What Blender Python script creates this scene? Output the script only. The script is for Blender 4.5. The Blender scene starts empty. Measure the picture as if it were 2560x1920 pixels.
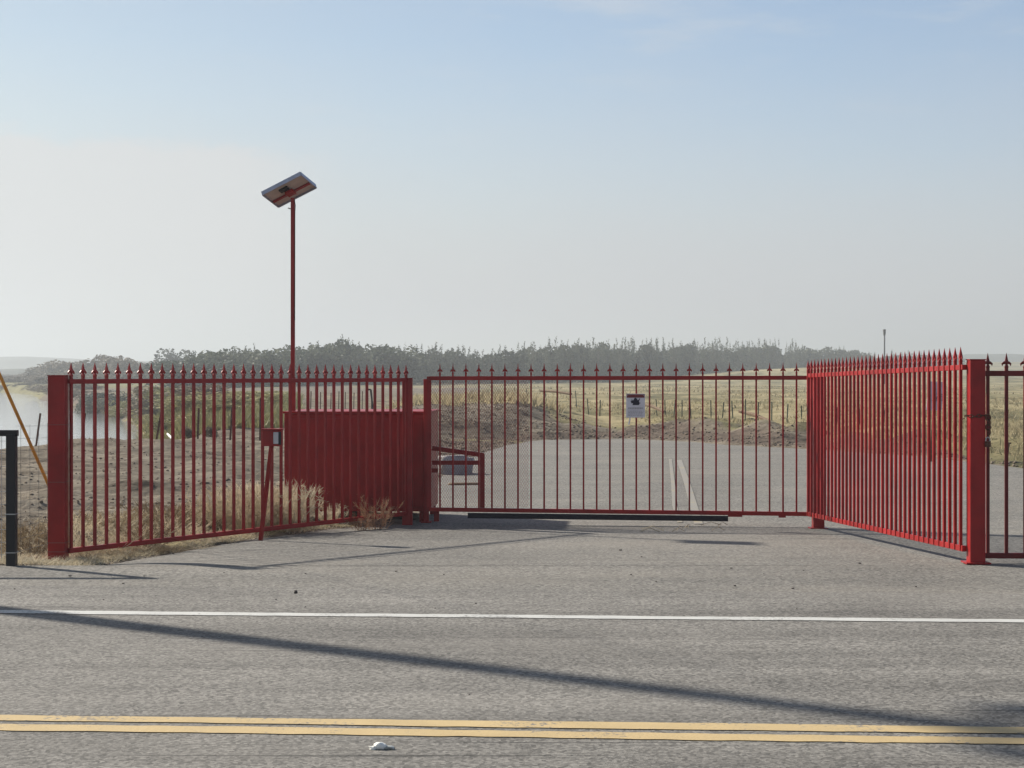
import bpy, math, random
import numpy as np
from mathutils import Vector

# ------------------------------------------------------------------ camera, sky, sun, exposure
SC = bpy.context.scene
COL = SC.collection
F = 4335.0 / 2560.0            # focal length in frame widths
EYE = 1.6
SUN = Vector((-1.22, 0.85, 1.0)).normalized()      # towards the sun
SUN_EL = math.asin(SUN.z)
SUN_AZ = math.atan2(SUN.x, SUN.y)                  # clockwise from +Y

cam_d = bpy.data.cameras.new("camera")
cam = bpy.data.objects.new("camera", cam_d)
COL.objects.link(cam)
cam.location = (0, 0, EYE)
cam.rotation_euler = (math.radians(90), 0, 0)
cam_d.sensor_width = 36
cam_d.lens = 36 * F
cam_d.shift_y = -30 / 2560.0
cam_d.clip_start = 0.1
cam_d.clip_end = 12000
SC.camera = cam

SC.view_settings.view_transform = 'Standard'
SC.view_settings.look = 'None'
SC.view_settings.gamma = 1
SC.view_settings.exposure = 0.80
SC.cycles.max_bounces = 8
SC.cycles.volume_bounces = 1
SC.cycles.transparent_max_bounces = 8

world = bpy.data.worlds.new("World")
SC.world = world
world.use_nodes = True


def build_world():
    nt = world.node_tree
    N, L = nt.nodes, nt.links
    N.clear()
    out = N.new('ShaderNodeOutputWorld')
    bg = N.new('ShaderNodeBackground')
    bg.inputs['Strength'].default_value = 0.07
    sky = N.new('ShaderNodeTexSky')
    sky.sky_type = 'NISHITA'
    sky.sun_disc = False
    sky.sun_elevation = SUN_EL
    sky.sun_rotation = SUN_AZ
    sky.air_density = 1.0
    sky.dust_density = 0.6
    sky.ozone_density = 1.5
    tc = N.new('ShaderNodeTexCoord')
    sep = N.new('ShaderNodeSeparateXYZ')
    L.new(tc.outputs['Generated'], sep.inputs[0])

    def math_(op, a, b=None, c=None, clamp=False):
        n = N.new('ShaderNodeMath'); n.operation = op; n.use_clamp = clamp
        for k, v in enumerate((a, b, c)):
            if v is None: continue
            if hasattr(v, 'is_linked'): L.new(v, n.inputs[k])
            else: n.inputs[k].default_value = v
        return n.outputs[0]

    def sstep(v, a, b):
        n = N.new('ShaderNodeMapRange'); n.interpolation_type = 'SMOOTHSTEP'
        L.new(v, n.inputs[0]); n.inputs[1].default_value = a; n.inputs[2].default_value = b
        return n.outputs[0]

    def mixc(f, a, b):
        n = N.new('ShaderNodeMix'); n.data_type = 'RGBA'
        L.new(f, n.inputs[0])
        for k, v in ((6, a), (7, b)):
            if hasattr(v, 'is_linked'): L.new(v, n.inputs[k])
            else: n.inputs[k].default_value = (*v, 1)
        return n.outputs[2]

    def noise(vec, scale, detail=4, rough=.5):
        n = N.new('ShaderNodeTexNoise')
        n.inputs['Scale'].default_value = scale
        n.inputs['Detail'].default_value = detail
        n.inputs['Roughness'].default_value = rough
        L.new(vec, n.inputs['Vector'])
        return n.outputs[0]

    el = sep.outputs[2]
    az = math_('ARCTAN2', sep.outputs[0], sep.outputs[1])
    # vector stretched sideways so that clouds lie flat
    mp = N.new('ShaderNodeMapping'); mp.inputs['Scale'].default_value = (1, 1, 2.6)
    L.new(tc.outputs['Generated'], mp.inputs[0])
    n1 = noise(mp.outputs[0], 5.0, 5, .55)
    n2 = noise(mp.outputs[0], 30.0, 6, .65)
    # haze: pale, thick at the horizon and towards the sun's side
    hz = math_('SUBTRACT', 1.0, sstep(el, 0.0, 0.20))
    side = sstep(az, 0.35, -0.6)
    haze = math_('ADD', math_('MULTIPLY', hz, 0.92), math_('ADD', math_('MULTIPLY', side, 0.10), .07))
    haze = math_('ADD', haze, math_('MULTIPLY', math_('SUBTRACT', n1, .5), .44), clamp=True)
    hue = mixc(side, SKY_R, SKY_L)
    c = mixc(haze, SKY_TINT(N, L, sky.outputs[0], mixc(side, (.95, .975, 1.03), (.90, .835, .735))), hue)
    # one pale cloud bank low on the sun's side, with a torn upper edge
    edge = math_('ADD', math_('MULTIPLY', math_('SUBTRACT', n2, .5), 0.030), 0.132)
    edge = math_('SUBTRACT', edge, math_('MULTIPLY', math_('ADD', az, .235), .03))
    d = math_('SUBTRACT', edge, el)
    bank = sstep(d, -0.003, 0.009)
    bank = math_('MULTIPLY', bank, sstep(az, -0.085, -0.16))
    c = mixc(math_('MULTIPLY', bank, 0.85), c, CLOUD)
    # a faint wisp high on the right
    wv = N.new('ShaderNodeMapping'); wv.inputs['Scale'].default_value = (1, 1, 5)
    L.new(tc.outputs['Generated'], wv.inputs[0])
    wis = sstep(noise(wv.outputs[0], 7.0, 5, .6), .52, .75)
    wis = math_('MULTIPLY', wis, math_('MULTIPLY', sstep(el, .1, .2), .38))
    c = mixc(wis, c, CLOUD)
    L.new(c, bg.inputs['Color'])
    L.new(bg.outputs[0], out.inputs[0])


SKY_L = (5.02, 5.13, 5.15)
SKY_R = (4.65, 4.75, 5.15)
CLOUD = (5.65, 5.72, 5.74)


def SKY_TINT(N, L, sock, tint):
    n = N.new('ShaderNodeMix'); n.data_type = 'RGBA'; n.blend_type = 'MULTIPLY'
    n.inputs[0].default_value = 1
    L.new(sock, n.inputs[6])
    L.new(tint, n.inputs[7])
    return n.outputs[2]


build_world()

sun_d = bpy.data.lights.new("sun", 'SUN')
sun_d.energy = 4.6
sun_d.angle = math.radians(1.2)
sun_d.color = (1.0, 0.93, 0.82)
sun = bpy.data.objects.new("sun", sun_d)
COL.objects.link(sun)
sun.rotation_euler = SUN.to_track_quat('Z', 'Y').to_euler()
sun.location = (-30, 20, 30)

rnd = random.Random(7)
RNG = np.random.default_rng(11)

# ------------------------------------------------------------------ materials


class Mat:
    """small helper round one node material"""

    def __init__(s, name, rough=.7, spec=.3, metal=0.0):
        s.m = bpy.data.materials.new(name)
        s.m.use_nodes = True
        s.N, s.L = s.m.node_tree.nodes, s.m.node_tree.links
        s.b = s.N['Principled BSDF']
        s.b.inputs['Roughness'].default_value = rough
        s.b.inputs['Specular IOR Level'].default_value = spec
        s.b.inputs['Metallic'].default_value = metal
        s.tc = s.N.new('ShaderNodeTexCoord')

    def vec(s, scale=(1, 1, 1), rot=(0, 0, 0)):
        mp = s.N.new('ShaderNodeMapping')
        mp.inputs['Scale'].default_value = scale
        mp.inputs['Rotation'].default_value = rot
        geo = s.N.new('ShaderNodeNewGeometry')
        s.L.new(geo.outputs['Position'], mp.inputs[0])
        return mp.outputs[0]

    def noise(s, scale, detail=4, rough=.55, vec=None):
        n = s.N.new('ShaderNodeTexNoise')
        n.inputs['Scale'].default_value = scale
        n.inputs['Detail'].default_value = detail
        n.inputs['Roughness'].default_value = rough
        s.L.new(vec or s.vec(), n.inputs['Vector'])
        return n.outputs[0]

    def voro(s, scale, vec=None, feature='F1'):
        n = s.N.new('ShaderNodeTexVoronoi')
        n.inputs['Scale'].default_value = scale
        n.feature = feature
        s.L.new(vec or s.vec(), n.inputs['Vector'])
        return n

    def ramp(s, sock, stops):
        n = s.N.new('ShaderNodeValToRGB')
        cr = n.color_ramp
        while len(cr.elements) < len(stops): cr.elements.new(.5)
        for e, (p, c) in zip(cr.elements, stops):
            e.position = p
            e.color = (*c, 1) if not isinstance(c, (int, float)) else (c, c, c, 1)
        s.L.new(sock, n.inputs[0])
        return n.outputs[0]

    def math(s, op, a, b=None, clamp=False):
        n = s.N.new('ShaderNodeMath'); n.operation = op; n.use_clamp = clamp
        for k, v in enumerate((a, b)):
            if v is None: continue
            if hasattr(v, 'is_linked'): s.L.new(v, n.inputs[k])
            else: n.inputs[k].default_value = v
        return n.outputs[0]

    def sstep(s, v, a, b):
        n = s.N.new('ShaderNodeMapRange'); n.interpolation_type = 'SMOOTHSTEP'
        s.L.new(v, n.inputs[0]); n.inputs[1].default_value = a; n.inputs[2].default_value = b
        return n.outputs[0]

    def mix(s, f, a, b, mode='MIX'):
        n = s.N.new('ShaderNodeMix'); n.data_type = 'RGBA'; n.blend_type = mode
        for k, v in ((0, f), (6, a), (7, b)):
            if hasattr(v, 'is_linked'): s.L.new(v, n.inputs[k])
            elif k == 0: n.inputs[0].default_value = v
            else: n.inputs[k].default_value = (*v, 1)
        return n.outputs[2]

    def color(s, v):
        if hasattr(v, 'is_linked'): s.L.new(v, s.b.inputs['Base Color'])
        else: s.b.inputs['Base Color'].default_value = (*v, 1)

    def bump(s, sock, strength=.3, dist=.01):
        n = s.N.new('ShaderNodeBump')
        n.inputs['Strength'].default_value = strength
        n.inputs['Distance'].default_value = dist
        s.L.new(sock, n.inputs['Height'])
        s.L.new(n.outputs[0], s.b.inputs['Normal'])


def paint(name, col, rough=.45, var=.28, spec=.28):
    m = Mat(name, rough, spec)
    n = m.noise(3.0, 5, .6)
    c2 = tuple(min(1, x * (1 + var)) for x in col)
    c1 = tuple(x * (1 - var) for x in col)
    m.color(m.ramp(n, [(.3, c1), (.7, c2)]))
    m.L.new(m.ramp(m.noise(14, 3), [(.3, rough - .08), (.7, rough + .12)]), m.b.inputs['Roughness'])
    return m.m


def plain(name, col, rough=.6, spec=.3, metal=0.0, scale=8, var=.15):
    m = Mat(name, rough, spec, metal)
    c2 = tuple(min(1, x * (1 + var)) for x in col)
    c1 = tuple(x * (1 - var) for x in col)
    m.color(m.ramp(m.noise(scale, 4), [(.3, c1), (.7, c2)]))
    return m.m


def leafmat(name, a, b, scale=.8, trans=.25):
    m = Mat(name, .65, .15)
    oi = m.N.new('ShaderNodeObjectInfo')
    n = m.noise(scale, 3)
    f = m.math('ADD', m.math('MULTIPLY', oi.outputs['Random'], .5), m.math('MULTIPLY', n, .6))
    c = m.ramp(f, [(.25, a), (.85, b)])
    m.color(c)
    tr = m.N.new('ShaderNodeBsdfTranslucent')
    m.L.new(c, tr.inputs['Color'])
    mx = m.N.new('ShaderNodeMixShader'); mx.inputs[0].default_value = trans
    m.L.new(m.b.outputs[0], mx.inputs[1]); m.L.new(tr.outputs[0], mx.inputs[2])
    m.L.new(mx.outputs[0], m.N['Material Output'].inputs['Surface'])
    return m.m


def mat_asphalt(name, dark, light, grain, streak, warm):
    m = Mat(name, .85, .25)
    rot = (0, 0, math.radians(3.7))
    base = m.noise(.55, 5, .6)
    st = m.noise(1.0, 4, .55, m.vec((.10, 2.2, 1), rot))
    fine = m.noise(grain, 3, .7)
    vo = m.voro(grain * 1.0)
    f = m.math('ADD', m.math('MULTIPLY', base, .42), m.math('MULTIPLY', st, streak))
    f = m.math('ADD', f, m.math('MULTIPLY', fine, .55))
    c = m.ramp(f, [(.46, dark), (1.0, light)])
    cr = m.sstep(m.noise(1.0, 5, .62, m.vec((.55, 26, 1), rot)),   .56, .64)
    band = m.sstep(m.noise(.7, 3, .5, m.vec((.12, 1.3, 1), rot)), .46, .60)
    c = m.mix(m.math('MULTIPLY', m.math('MULTIPLY', cr, band), .75), c, (.045, .043, .04))
    spk = m.ramp(vo.outputs['Color'], [(.15, .38), (.5, 1.0), (.9, 1.7)])
    c = m.mix(.7, c, spk, 'MULTIPLY')
    dust = m.sstep(m.noise(.33, 5, .65, m.vec((.6, 1.4, 1))), .46, .72)
    c = m.mix(m.math('MULTIPLY', dust, .38), c, warm)
    m.color(c)
    m.bump(fine, .55, .008)
    return m


M = {}
M['red'] = paint('red_paint', (.265, .0105, .011), .38)
M['red_dull'] = paint('red_paint_faded', (.24, .014, .016), .5)
M['red_backlit'] = paint('red_paint_backlit_shade', (.13, .010, .010), .45)  # the fence red darkened, so the walk gate's backlit shade is in the colour
M['black'] = paint('black_paint', (.012, .012, .015), .45)
M['rubber'] = plain('black_rubber', (.012, .011, .018), .6)
M['rust'] = plain('rusty_steel', (.10, .045, .03), .7, .3, .4, 30, .5)
M['galv'] = plain('galvanized_steel', (.35, .36, .37), .45, .5, .7)
M['alu'] = plain('anodised_aluminium', (.32, .34, .42), .4, .5, .5)
M['backsheet'] = plain('panel_backsheet', (.42, .37, .33), .6)
M['cells'] = plain('solar_cells', (.012, .015, .04), .15, .6)
M['white'] = plain('white_plastic', (.78, .77, .72), .5)
M['signwhite'] = plain('sign_face', (.62, .62, .66), .4, .4, 0, 20, .06)
M['signhead'] = plain('sign_header', (.16, .03, .035), .4)
M['ink'] = plain('black_ink', (.015, .015, .03), .5)
M['greyink'] = plain('faded_ink', (.36, .36, .37), .5)
M['plate'] = plain('keypad_plate', (.45, .45, .48), .3, .5, .3)
M['wood'] = plain('weathered_wood', (.16, .11, .07), .8, .2, 0, 25, .4)
M['polewood'] = plain('creosoted_wood', (.10, .07, .05), .8, .2, 0, 12, .3)
M['yellow'] = paint('yellow_guard_plastic', (.55, .24, .03), .5)
M['mast'] = plain('grey_mast_paint', (.16, .165, .17), .7)
M['green'] = plain('green_post_paint', (.07, .088, .06), .6)
M['concrete'] = plain('grey_concrete', (.30, .28, .27), .85, .2, 0, 9, .2)
M['pale_sign'] = plain('pale_board', (.50, .46, .50), .6)
M['stone'] = plain('dark_clod', (.06, .05, .045), .9)
M['clod'] = plain('brown_clods', (.185, .15, .115), .95, .1, 0, 3, .4)
M['bark'] = plain('grey_bark', (.12, .10, .08), .9)
M['tree'] = leafmat('thicket_leaves', (.034, .052, .033), (.125, .138, .085))
M['tree_far'] = leafmat('grey_green_leaves', (.042, .056, .042), (.13, .142, .10))
M['shrub'] = leafmat('brown_shrub_leaves', (.10, .085, .06), (.20, .165, .115))
M['willow'] = leafmat('yellow_green_leaves', (.17, .165, .075), (.35, .32, .155))
M['dry'] = leafmat('dry_straw', (.34, .28, .185), (.62, .545, .40), 3, .3)
M['dryred'] = leafmat('dry_russet_stems', (.24, .13, .075), (.42, .26, .16), 3, .2)
M['drydark'] = leafmat('dark_dry_stems', (.12, .085, .05), (.36, .28, .17), 3, .2)
M['fieldgrass'] = leafmat('dry_field_grass', (.25, .215, .125), (.44, .37, .235), .3, .45)
M['hill'] = plain('far_hill_scrub', (.07, .075, .06), .9, .1, 0, .02, .3)

road_m = mat_asphalt('coarse_asphalt', (.076, .072, .066), (.244, .232, .210), 58, .50, (.22, .205, .182))
M['road'] = road_m.m
drive_m = mat_asphalt('smooth_asphalt', (.125, .119, .108), (.248, .234, .207), 50, .30, (.255, .232, .196))
M['drive'] = drive_m.m


def mat_marking(name, col, under, wear):
    m = Mat(name, .7, .3)
    n = m.noise(38, 4, .7)
    n2 = m.noise(2.2, 4, .6)
    f = m.sstep(m.math('ADD', m.math('MULTIPLY', n, .6), m.math('MULTIPLY', n2, .55)), wear, wear + .10)
    v = m.ramp(m.noise(4, 4), [(.3, tuple(c * .86 for c in col)), (.7, col)])
    m.color(m.mix(f, v, under))
    m.bump(m.noise(46, 3, .7), .4, .006)
    return m.m


M['lane_white'] = mat_marking('white_road_paint', (.52, .52, .495), (.2, .19, .175), .60)
M['lane_yellow'] = mat_marking('yellow_road_paint', (.50, .375, .19), (.16, .15, .14), .635)
M['drive_yellow'] = mat_marking('worn_pale_yellow_paint', (.36, .30, .17), (.24, .225, .20), .44)


def mat_ground():
    m = Mat('soil_and_dry_grass', .95, .08)
    att = m.N.new('ShaderNodeAttribute'); att.attribute_name = 'zone'
    sp = m.N.new('ShaderNodeSeparateColor')
    m.L.new(att.outputs['Color'], sp.inputs[0])
    ns = m.noise(.8, 6, .65)
    nf = m.noise(6, 5, .65)
    nl = m.noise(.13, 6, .68, m.vec((1.0, .40, 1)))
    nb = m.noise(1.0, 6, .68, m.vec((.30, 1.5, 1)))
    dirt = m.ramp(m.math('ADD', m.math('MULTIPLY', nb, .6), m.math('MULTIPLY', nf, .4)),
                  [(.38, (.040, .032, .024)), (.46, (.130, .108, .082)), (.55, (.185, .158, .122)), (.66, (.26, .228, .18))])
    dry = m.ramp(m.math('ADD', m.math('MULTIPLY', nl, .7), m.math('MULTIPLY', ns, .35)),
                 [(.40, (.085, .08, .042)), (.49, (.17, .15, .08)), (.56, (.29, .245, .14)), (.70, (.40, .335, .20))])
    grn = m.ramp(ns, [(.3, (.10, .098, .045)), (.7, (.25, .225, .11))])
    clod = m.ramp(nf, [(.3, (.055, .043, .036)), (.7, (.17, .135, .105))])

    def brk(ch):
        return m.sstep(m.math('ADD', ch, m.math('MULTIPLY', m.math('SUBTRACT', ns, .5), .9)), .38, .62)
    c = m.mix(brk(sp.outputs[2]), dirt, clod)
    c = m.mix(brk(sp.outputs[0]), c, dry)
    c = m.mix(brk(sp.outputs[1]), c, grn)
    m.color(c)
    m.bump(m.math('ADD', nf, m.math('MULTIPLY', nb, 1.5)), .8, .05)
    return m.m


M['ground'] = mat_ground()


def mat_water():
    m = Mat('river_water', .04, .5)
    m.color((.30, .32, .33))
    m.b.inputs['IOR'].default_value = 1.6
    m.bump(m.noise(1.6, 4, .6, m.vec((.35, 1.1, 1))), .45, .07)
    return m.m


M['water'] = mat_water()

# ------------------------------------------------------------------ mesh helpers
ORG = {}


def tag(o, label=None, cat=None, group=None, kind=None):
    if label: o['label'] = label
    if cat: o['category'] = cat
    if group: o['group'] = group
    if kind: o['kind'] = kind
    return o


def thing(name, loc, label, cat, group=None):
    o = bpy.data.objects.new(name, None)
    o.empty_display_size = .2
    o.location = loc
    COL.objects.link(o)
    ORG[o.name] = Vector(loc)
    return tag(o, label, cat, group)


def link(name, me, parent=None, loc=(0, 0, 0)):
    o = bpy.data.objects.new(name, me)
    COL.objects.link(o)
    o.location = loc
    if parent: o.parent = parent
    return o


class MB:
    def __init__(s):
        s.v, s.f = [], []

    def quadbox(s, p):
        """8 corners: bottom ring then top ring"""
        n = len(s.v)
        s.v += [tuple(q) for q in p]
        s.f += [tuple(n + i for i in q) for q in
                ((3, 2, 1, 0), (4, 5, 6, 7), (0, 1, 5, 4), (1, 2, 6, 5), (2, 3, 7, 6), (3, 0, 4, 7))]
        return s

    def box(s, c, d, rz=0):
        ca, sa = math.cos(rz), math.sin(rz)
        p = []
        for z in (-.5, .5):
            for x, y in ((-.5, -.5), (.5, -.5), (.5, .5), (-.5, .5)):
                X, Y = x * d[0], y * d[1]
                p.append((c[0] + X * ca - Y * sa, c[1] + X * sa + Y * ca, c[2] + z * d[2]))
        return s.quadbox(p)

    def beam(s, a, b, w, h, up=(0, 0, 1)):
        a, b = Vector(a), Vector(b)
        d = (b - a).normalized()
        side = d.cross(Vector(up))
        if side.length < 1e-4: side = d.cross(Vector((1, 0, 0)))
        side.normalize()
        u = side.cross(d)
        p = []
        for q in (a, b):
            for x, y in ((-.5, -.5), (.5, -.5), (.5, .5), (-.5, .5)):
                p.append(q + side * (x * w) + u * (y * h))
        return s.quadbox(p)

    def tube(s, pts, rad, n=8, cap=True):
        if not isinstance(rad, (list, tuple)): rad = [rad] * len(pts)
        base = len(s.v)
        P = [Vector(p) for p in pts]
        ref = Vector((.3, .9, .2))
        for i, p in enumerate(P):
            d = (P[min(i + 1, len(P) - 1)] - P[max(i - 1, 0)]).normalized()
            a = d.cross(ref)
            if a.length < 1e-3: a = d.cross(Vector((1, 0, 0)))
            a.normalize(); b = d.cross(a)
            for k in range(n):
                t = 2 * math.pi * k / n
                s.v.append(tuple(p + (a * math.cos(t) + b * math.sin(t)) * rad[i]))
        for i in range(len(P) - 1):
            for k in range(n):
                s.f.append((base + i * n + k, base + i * n + (k + 1) % n,
                            base + (i + 1) * n + (k + 1) % n, base + (i + 1) * n + k))
        if cap:
            s.f.append(tuple(base + k for k in reversed(range(n))))
            s.f.append(tuple(base + (len(P) - 1) * n + k for k in range(n)))
        return s

    def lathe(s, prof, c=(0, 0, 0), n=4, rot=math.pi / 4):
        base = len(s.v)
        for r, z in prof:
            for k in range(n):
                t = rot + 2 * math.pi * k / n
                s.v.append((c[0] + r * math.cos(t), c[1] + r * math.sin(t), c[2] + z))
        for i in range(len(prof) - 1):
            for k in range(n):
                s.f.append((base + i * n + k, base + i * n + (k + 1) % n,
                            base + (i + 1) * n + (k + 1) % n, base + (i + 1) * n + k))
        s.f.append(tuple(base + k for k in reversed(range(n))))
        s.f.append(tuple(base + (len(prof) - 1) * n + k for k in range(n)))
        return s

    def prism(s, outline, a, u, v, t):
        """flat outline [(x, y)] in axes u, v at a, thickness t along u x v"""
        a, u, v = Vector(a), Vector(u), Vector(v)
        w = u.cross(v).normalized() * t
        n = len(outline); b = len(s.v)
        for k in (0, 1):
            for x, y in outline:
                s.v.append(tuple(a + u * x + v * y + w * k))
        s.f.append(tuple(b + i for i in reversed(range(n))))
        s.f.append(tuple(b + n + i for i in range(n)))
        for i in range(n):
            j = (i + 1) % n
            s.f.append((b + i, b + j, b + n + j, b + n + i))
        return s

    def torus(s, c, R, r, ax, up, ov=1.0, n=12, m=6):
        c, ax, up = Vector(c), Vector(ax).normalized(), Vector(up).normalized()
        nn = ax.cross(up)
        pts = []
        for k in range(n + 1):
            t = 2 * math.pi * k / n
            pts.append(c + ax * (R * math.cos(t)) + up * (R * ov * math.sin(t)))
        return s.tube(pts, r, m, False)

    def mesh(s, name, mat, smooth=False, off=None):
        me = bpy.data.meshes.new(name)
        v = s.v if off is None else [(x - off[0], y - off[1], z - off[2]) for x, y, z in s.v]
        me.from_pydata(v, [], s.f)
        me.materials.append(mat)
        if smooth:
            me.polygons.foreach_set('use_smooth', [True] * len(me.polygons))
        me.update()
        return me

    def build(s, name, mat, parent=None, smooth=False, bevel=0):
        root = parent
        while root is not None and root.parent is not None: root = root.parent
        off = ORG[root.name] if root is not None and root.name in ORG else None
        o = link(name, s.mesh(name, mat, smooth, off), parent)
        if bevel:
            b = o.modifiers.new('bevel', 'BEVEL'); b.width = bevel; b.segments = 2
        return o


def mesh_np(name, V, Fq, mat, smooth=False):
    """numpy verts (n,3), faces (m,k) -> mesh"""
    me = bpy.data.meshes.new(name)
    V = np.ascontiguousarray(V, dtype=np.float32)
    Fq = np.ascontiguousarray(Fq, dtype=np.int32)
    m, k = Fq.shape
    me.vertices.add(len(V)); me.vertices.foreach_set('co', V.ravel())
    me.loops.add(m * k); me.loops.foreach_set('vertex_index', Fq.ravel())
    me.polygons.add(m)
    me.polygons.foreach_set('loop_start', np.arange(0, m * k, k, dtype=np.int32))
    me.polygons.foreach_set('loop_total', np.full(m, k, dtype=np.int32))
    if smooth: me.polygons.foreach_set('use_smooth', np.ones(m, dtype=bool))
    me.materials.append(mat)
    me.update(calc_edges=True)
    me.validate()
    return me


def sst(a, b, x):
    t = np.clip((np.asarray(x, float) - a) / (b - a), 0, 1)
    return t * t * (3 - 2 * t)


def vnoise(x, y, seed=0):
    x = np.asarray(x, float); y = np.asarray(y, float)
    xi = np.floor(x).astype(np.int64); yi = np.floor(y).astype(np.int64)
    fx = x - xi; fy = y - yi
    fx = fx * fx * (3 - 2 * fx); fy = fy * fy * (3 - 2 * fy)

    def h(a, b):
        n = (a * 374761393 + b * 668265263 + seed * 974711) & 0x7fffffff
        n = ((n ^ (n >> 13)) * 1274126177) & 0x7fffffff
        n = (n ^ (n >> 16)) & 0xffff
        return n / 65535.0 - .5
    return (h(xi, yi) * (1 - fx) + h(xi + 1, yi) * fx) * (1 - fy) + (h(xi, yi + 1) * (1 - fx) + h(xi + 1, yi + 1) * fx) * fy


# ------------------------------------------------------------------ lie of the land
EDGE = [(12.0, -60), (14.30, -60), (14.42, -4.6), (14.50, -3.85), (14.75, -3.62), (15.5, -3.5), (16.0, -3.23), (16.55, -2.98), (17.55, -2.55),
        (18.75, -2.08), (19.3, -1.78), (19.75, -1.27), (20.6, -1.05), (25.5, -1.15), (28.5, -1.15), (34, -.90), (37.2, -.60),
        (41, -.1), (43.4, .45), (44.2, .9), (45.0, 2.9)]
REDGE = [(12, 60), (27, 60), (29.2, 9.6), (32.8, 8.9), (35.6, 8.4), (38.9, 6.7), (41.3, 5.1), (43, 4.5), (45.0, 2.95)]


def XL(Y): return np.interp(Y, [e[0] for e in EDGE], [e[1] for e in EDGE])
def XR(Y): return np.interp(Y, [e[0] for e in REDGE], [e[1] for e in REDGE])


def prof(X, Y):
    X = np.asarray(X, float); Y = np.asarray(Y, float)
    z = -.025 * np.clip(Y - 14.4, 0, 5)
    z = z - .085 * sst(-2.4, -4.0, X) * sst(14.1, 15.3, Y) * (1 - sst(16.5, 20, Y))
    return z


def pave(X, Y):
    d = np.minimum(X - XL(Y), XR(Y) - X)
    d = np.minimum(d, 45.0 - Y)
    return d


RSH = ([30, 48, 96, 124, 150, 195, 284, 420], [-7.2, -8.3, -17.5, -24.5, -33.4, -49, -77, -137])


def river_mask(X, Y):
    xs = np.interp(Y, *RSH) + 1.6 * vnoise(Y / 9, X * 0 + 3, 4) + .5 * vnoise(Y / 2.2, X * 0, 9)
    yn = np.interp(X, [-60, -40, -14, -11, -8], [30, 33, 37.5, 40.5, 46]) + .8 * vnoise(X / 2.5, X * 0, 5)
    m = np.minimum(xs - X, Y - yn)
    return np.minimum(m, 330 + 8 * vnoise(X / 30, X * 0, 8) - Y)


def hz(X, Y):
    X = np.asarray(X, float); Y = np.asarray(Y, float)
    z = prof(X, Y)
    d = pave(X, Y)
    out = 1 - sst(-.35, .05, d)
    # rough dirt off the pavement
    rough = out * sst(14.5, 16.5, Y) * (1 - sst(90, 200, Y))
    z = z + rough * ((.20 * vnoise(X / 2.4, Y / 1.0, 1) + .17 * vnoise(X / .8, Y / .45, 2) - .16 * np.abs(vnoise(X / 1.4, Y / .6, 17))) * sst(.1, 1.5, -d) + .05 * vnoise(X / .2, Y / .2, 3))
    z = z + out * .02 - .05 * sst(-.05, .12, d)
    z = z + out * .25 * vnoise(X / 14, Y / 14, 6) * sst(40, 90, Y)
    z = z - .43 * sst(60, 250, Y)
    # spoil mound left of the drive, berm round its far end
    rise = 1 - sst(-5.0, -.1, d)
    z = z + .74 * sst(-4.6, -2.9, X) * (1 - sst(-.2, 3.0, X + .3 * vnoise(X * 0, Y / 3, 12))) * sst(33, 51, Y) * (1 - sst(62, 80, Y)) * rise * (1 + .2 * vnoise(X / 1.2, Y / 2, 12))
    z = z + .32 * np.exp(-((d + 2.2) / 1.3) ** 2) * sst(30, 38, Y) * sst(0, 3.5, X) * (1 + 1.1 * vnoise(X / .9, Y / .9, 14)) * (1 - sst(55, 70, Y))
    z = z + .20 * np.exp(-((d + 9) / 4) ** 2) * sst(40, 46, Y) * sst(-2, 2, X)
    # far rises
    z = z + 3.3 * np.exp(-((X - 74) / 34) ** 2 - ((Y - 400) / 45) ** 2)
    z = z + 7.0 * sst(420, 1000, Y) * sst(40, 130, X)
    z = z + 2.0 * sst(600, 1500, Y)
    # river
    m = river_mask(X, Y)
    z = np.where(Y > 25, z + (-3.0 - z) * sst(-.3, 4.5, m), z)
    # under the road and in front of it
    z = np.where(Y < 14.2, np.minimum(z, -.05), z)
    return z


def H(x, y): return float(hz(np.array([x]), np.array([y]))[0])


def at(px, py, Y):
    """a point seen at (px, py) of the 2560-wide photograph that stands Y metres away"""
    return Vector(((px - 1280) * Y / 4335, Y, EYE - (py - 930) * Y / 4335))


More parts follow.
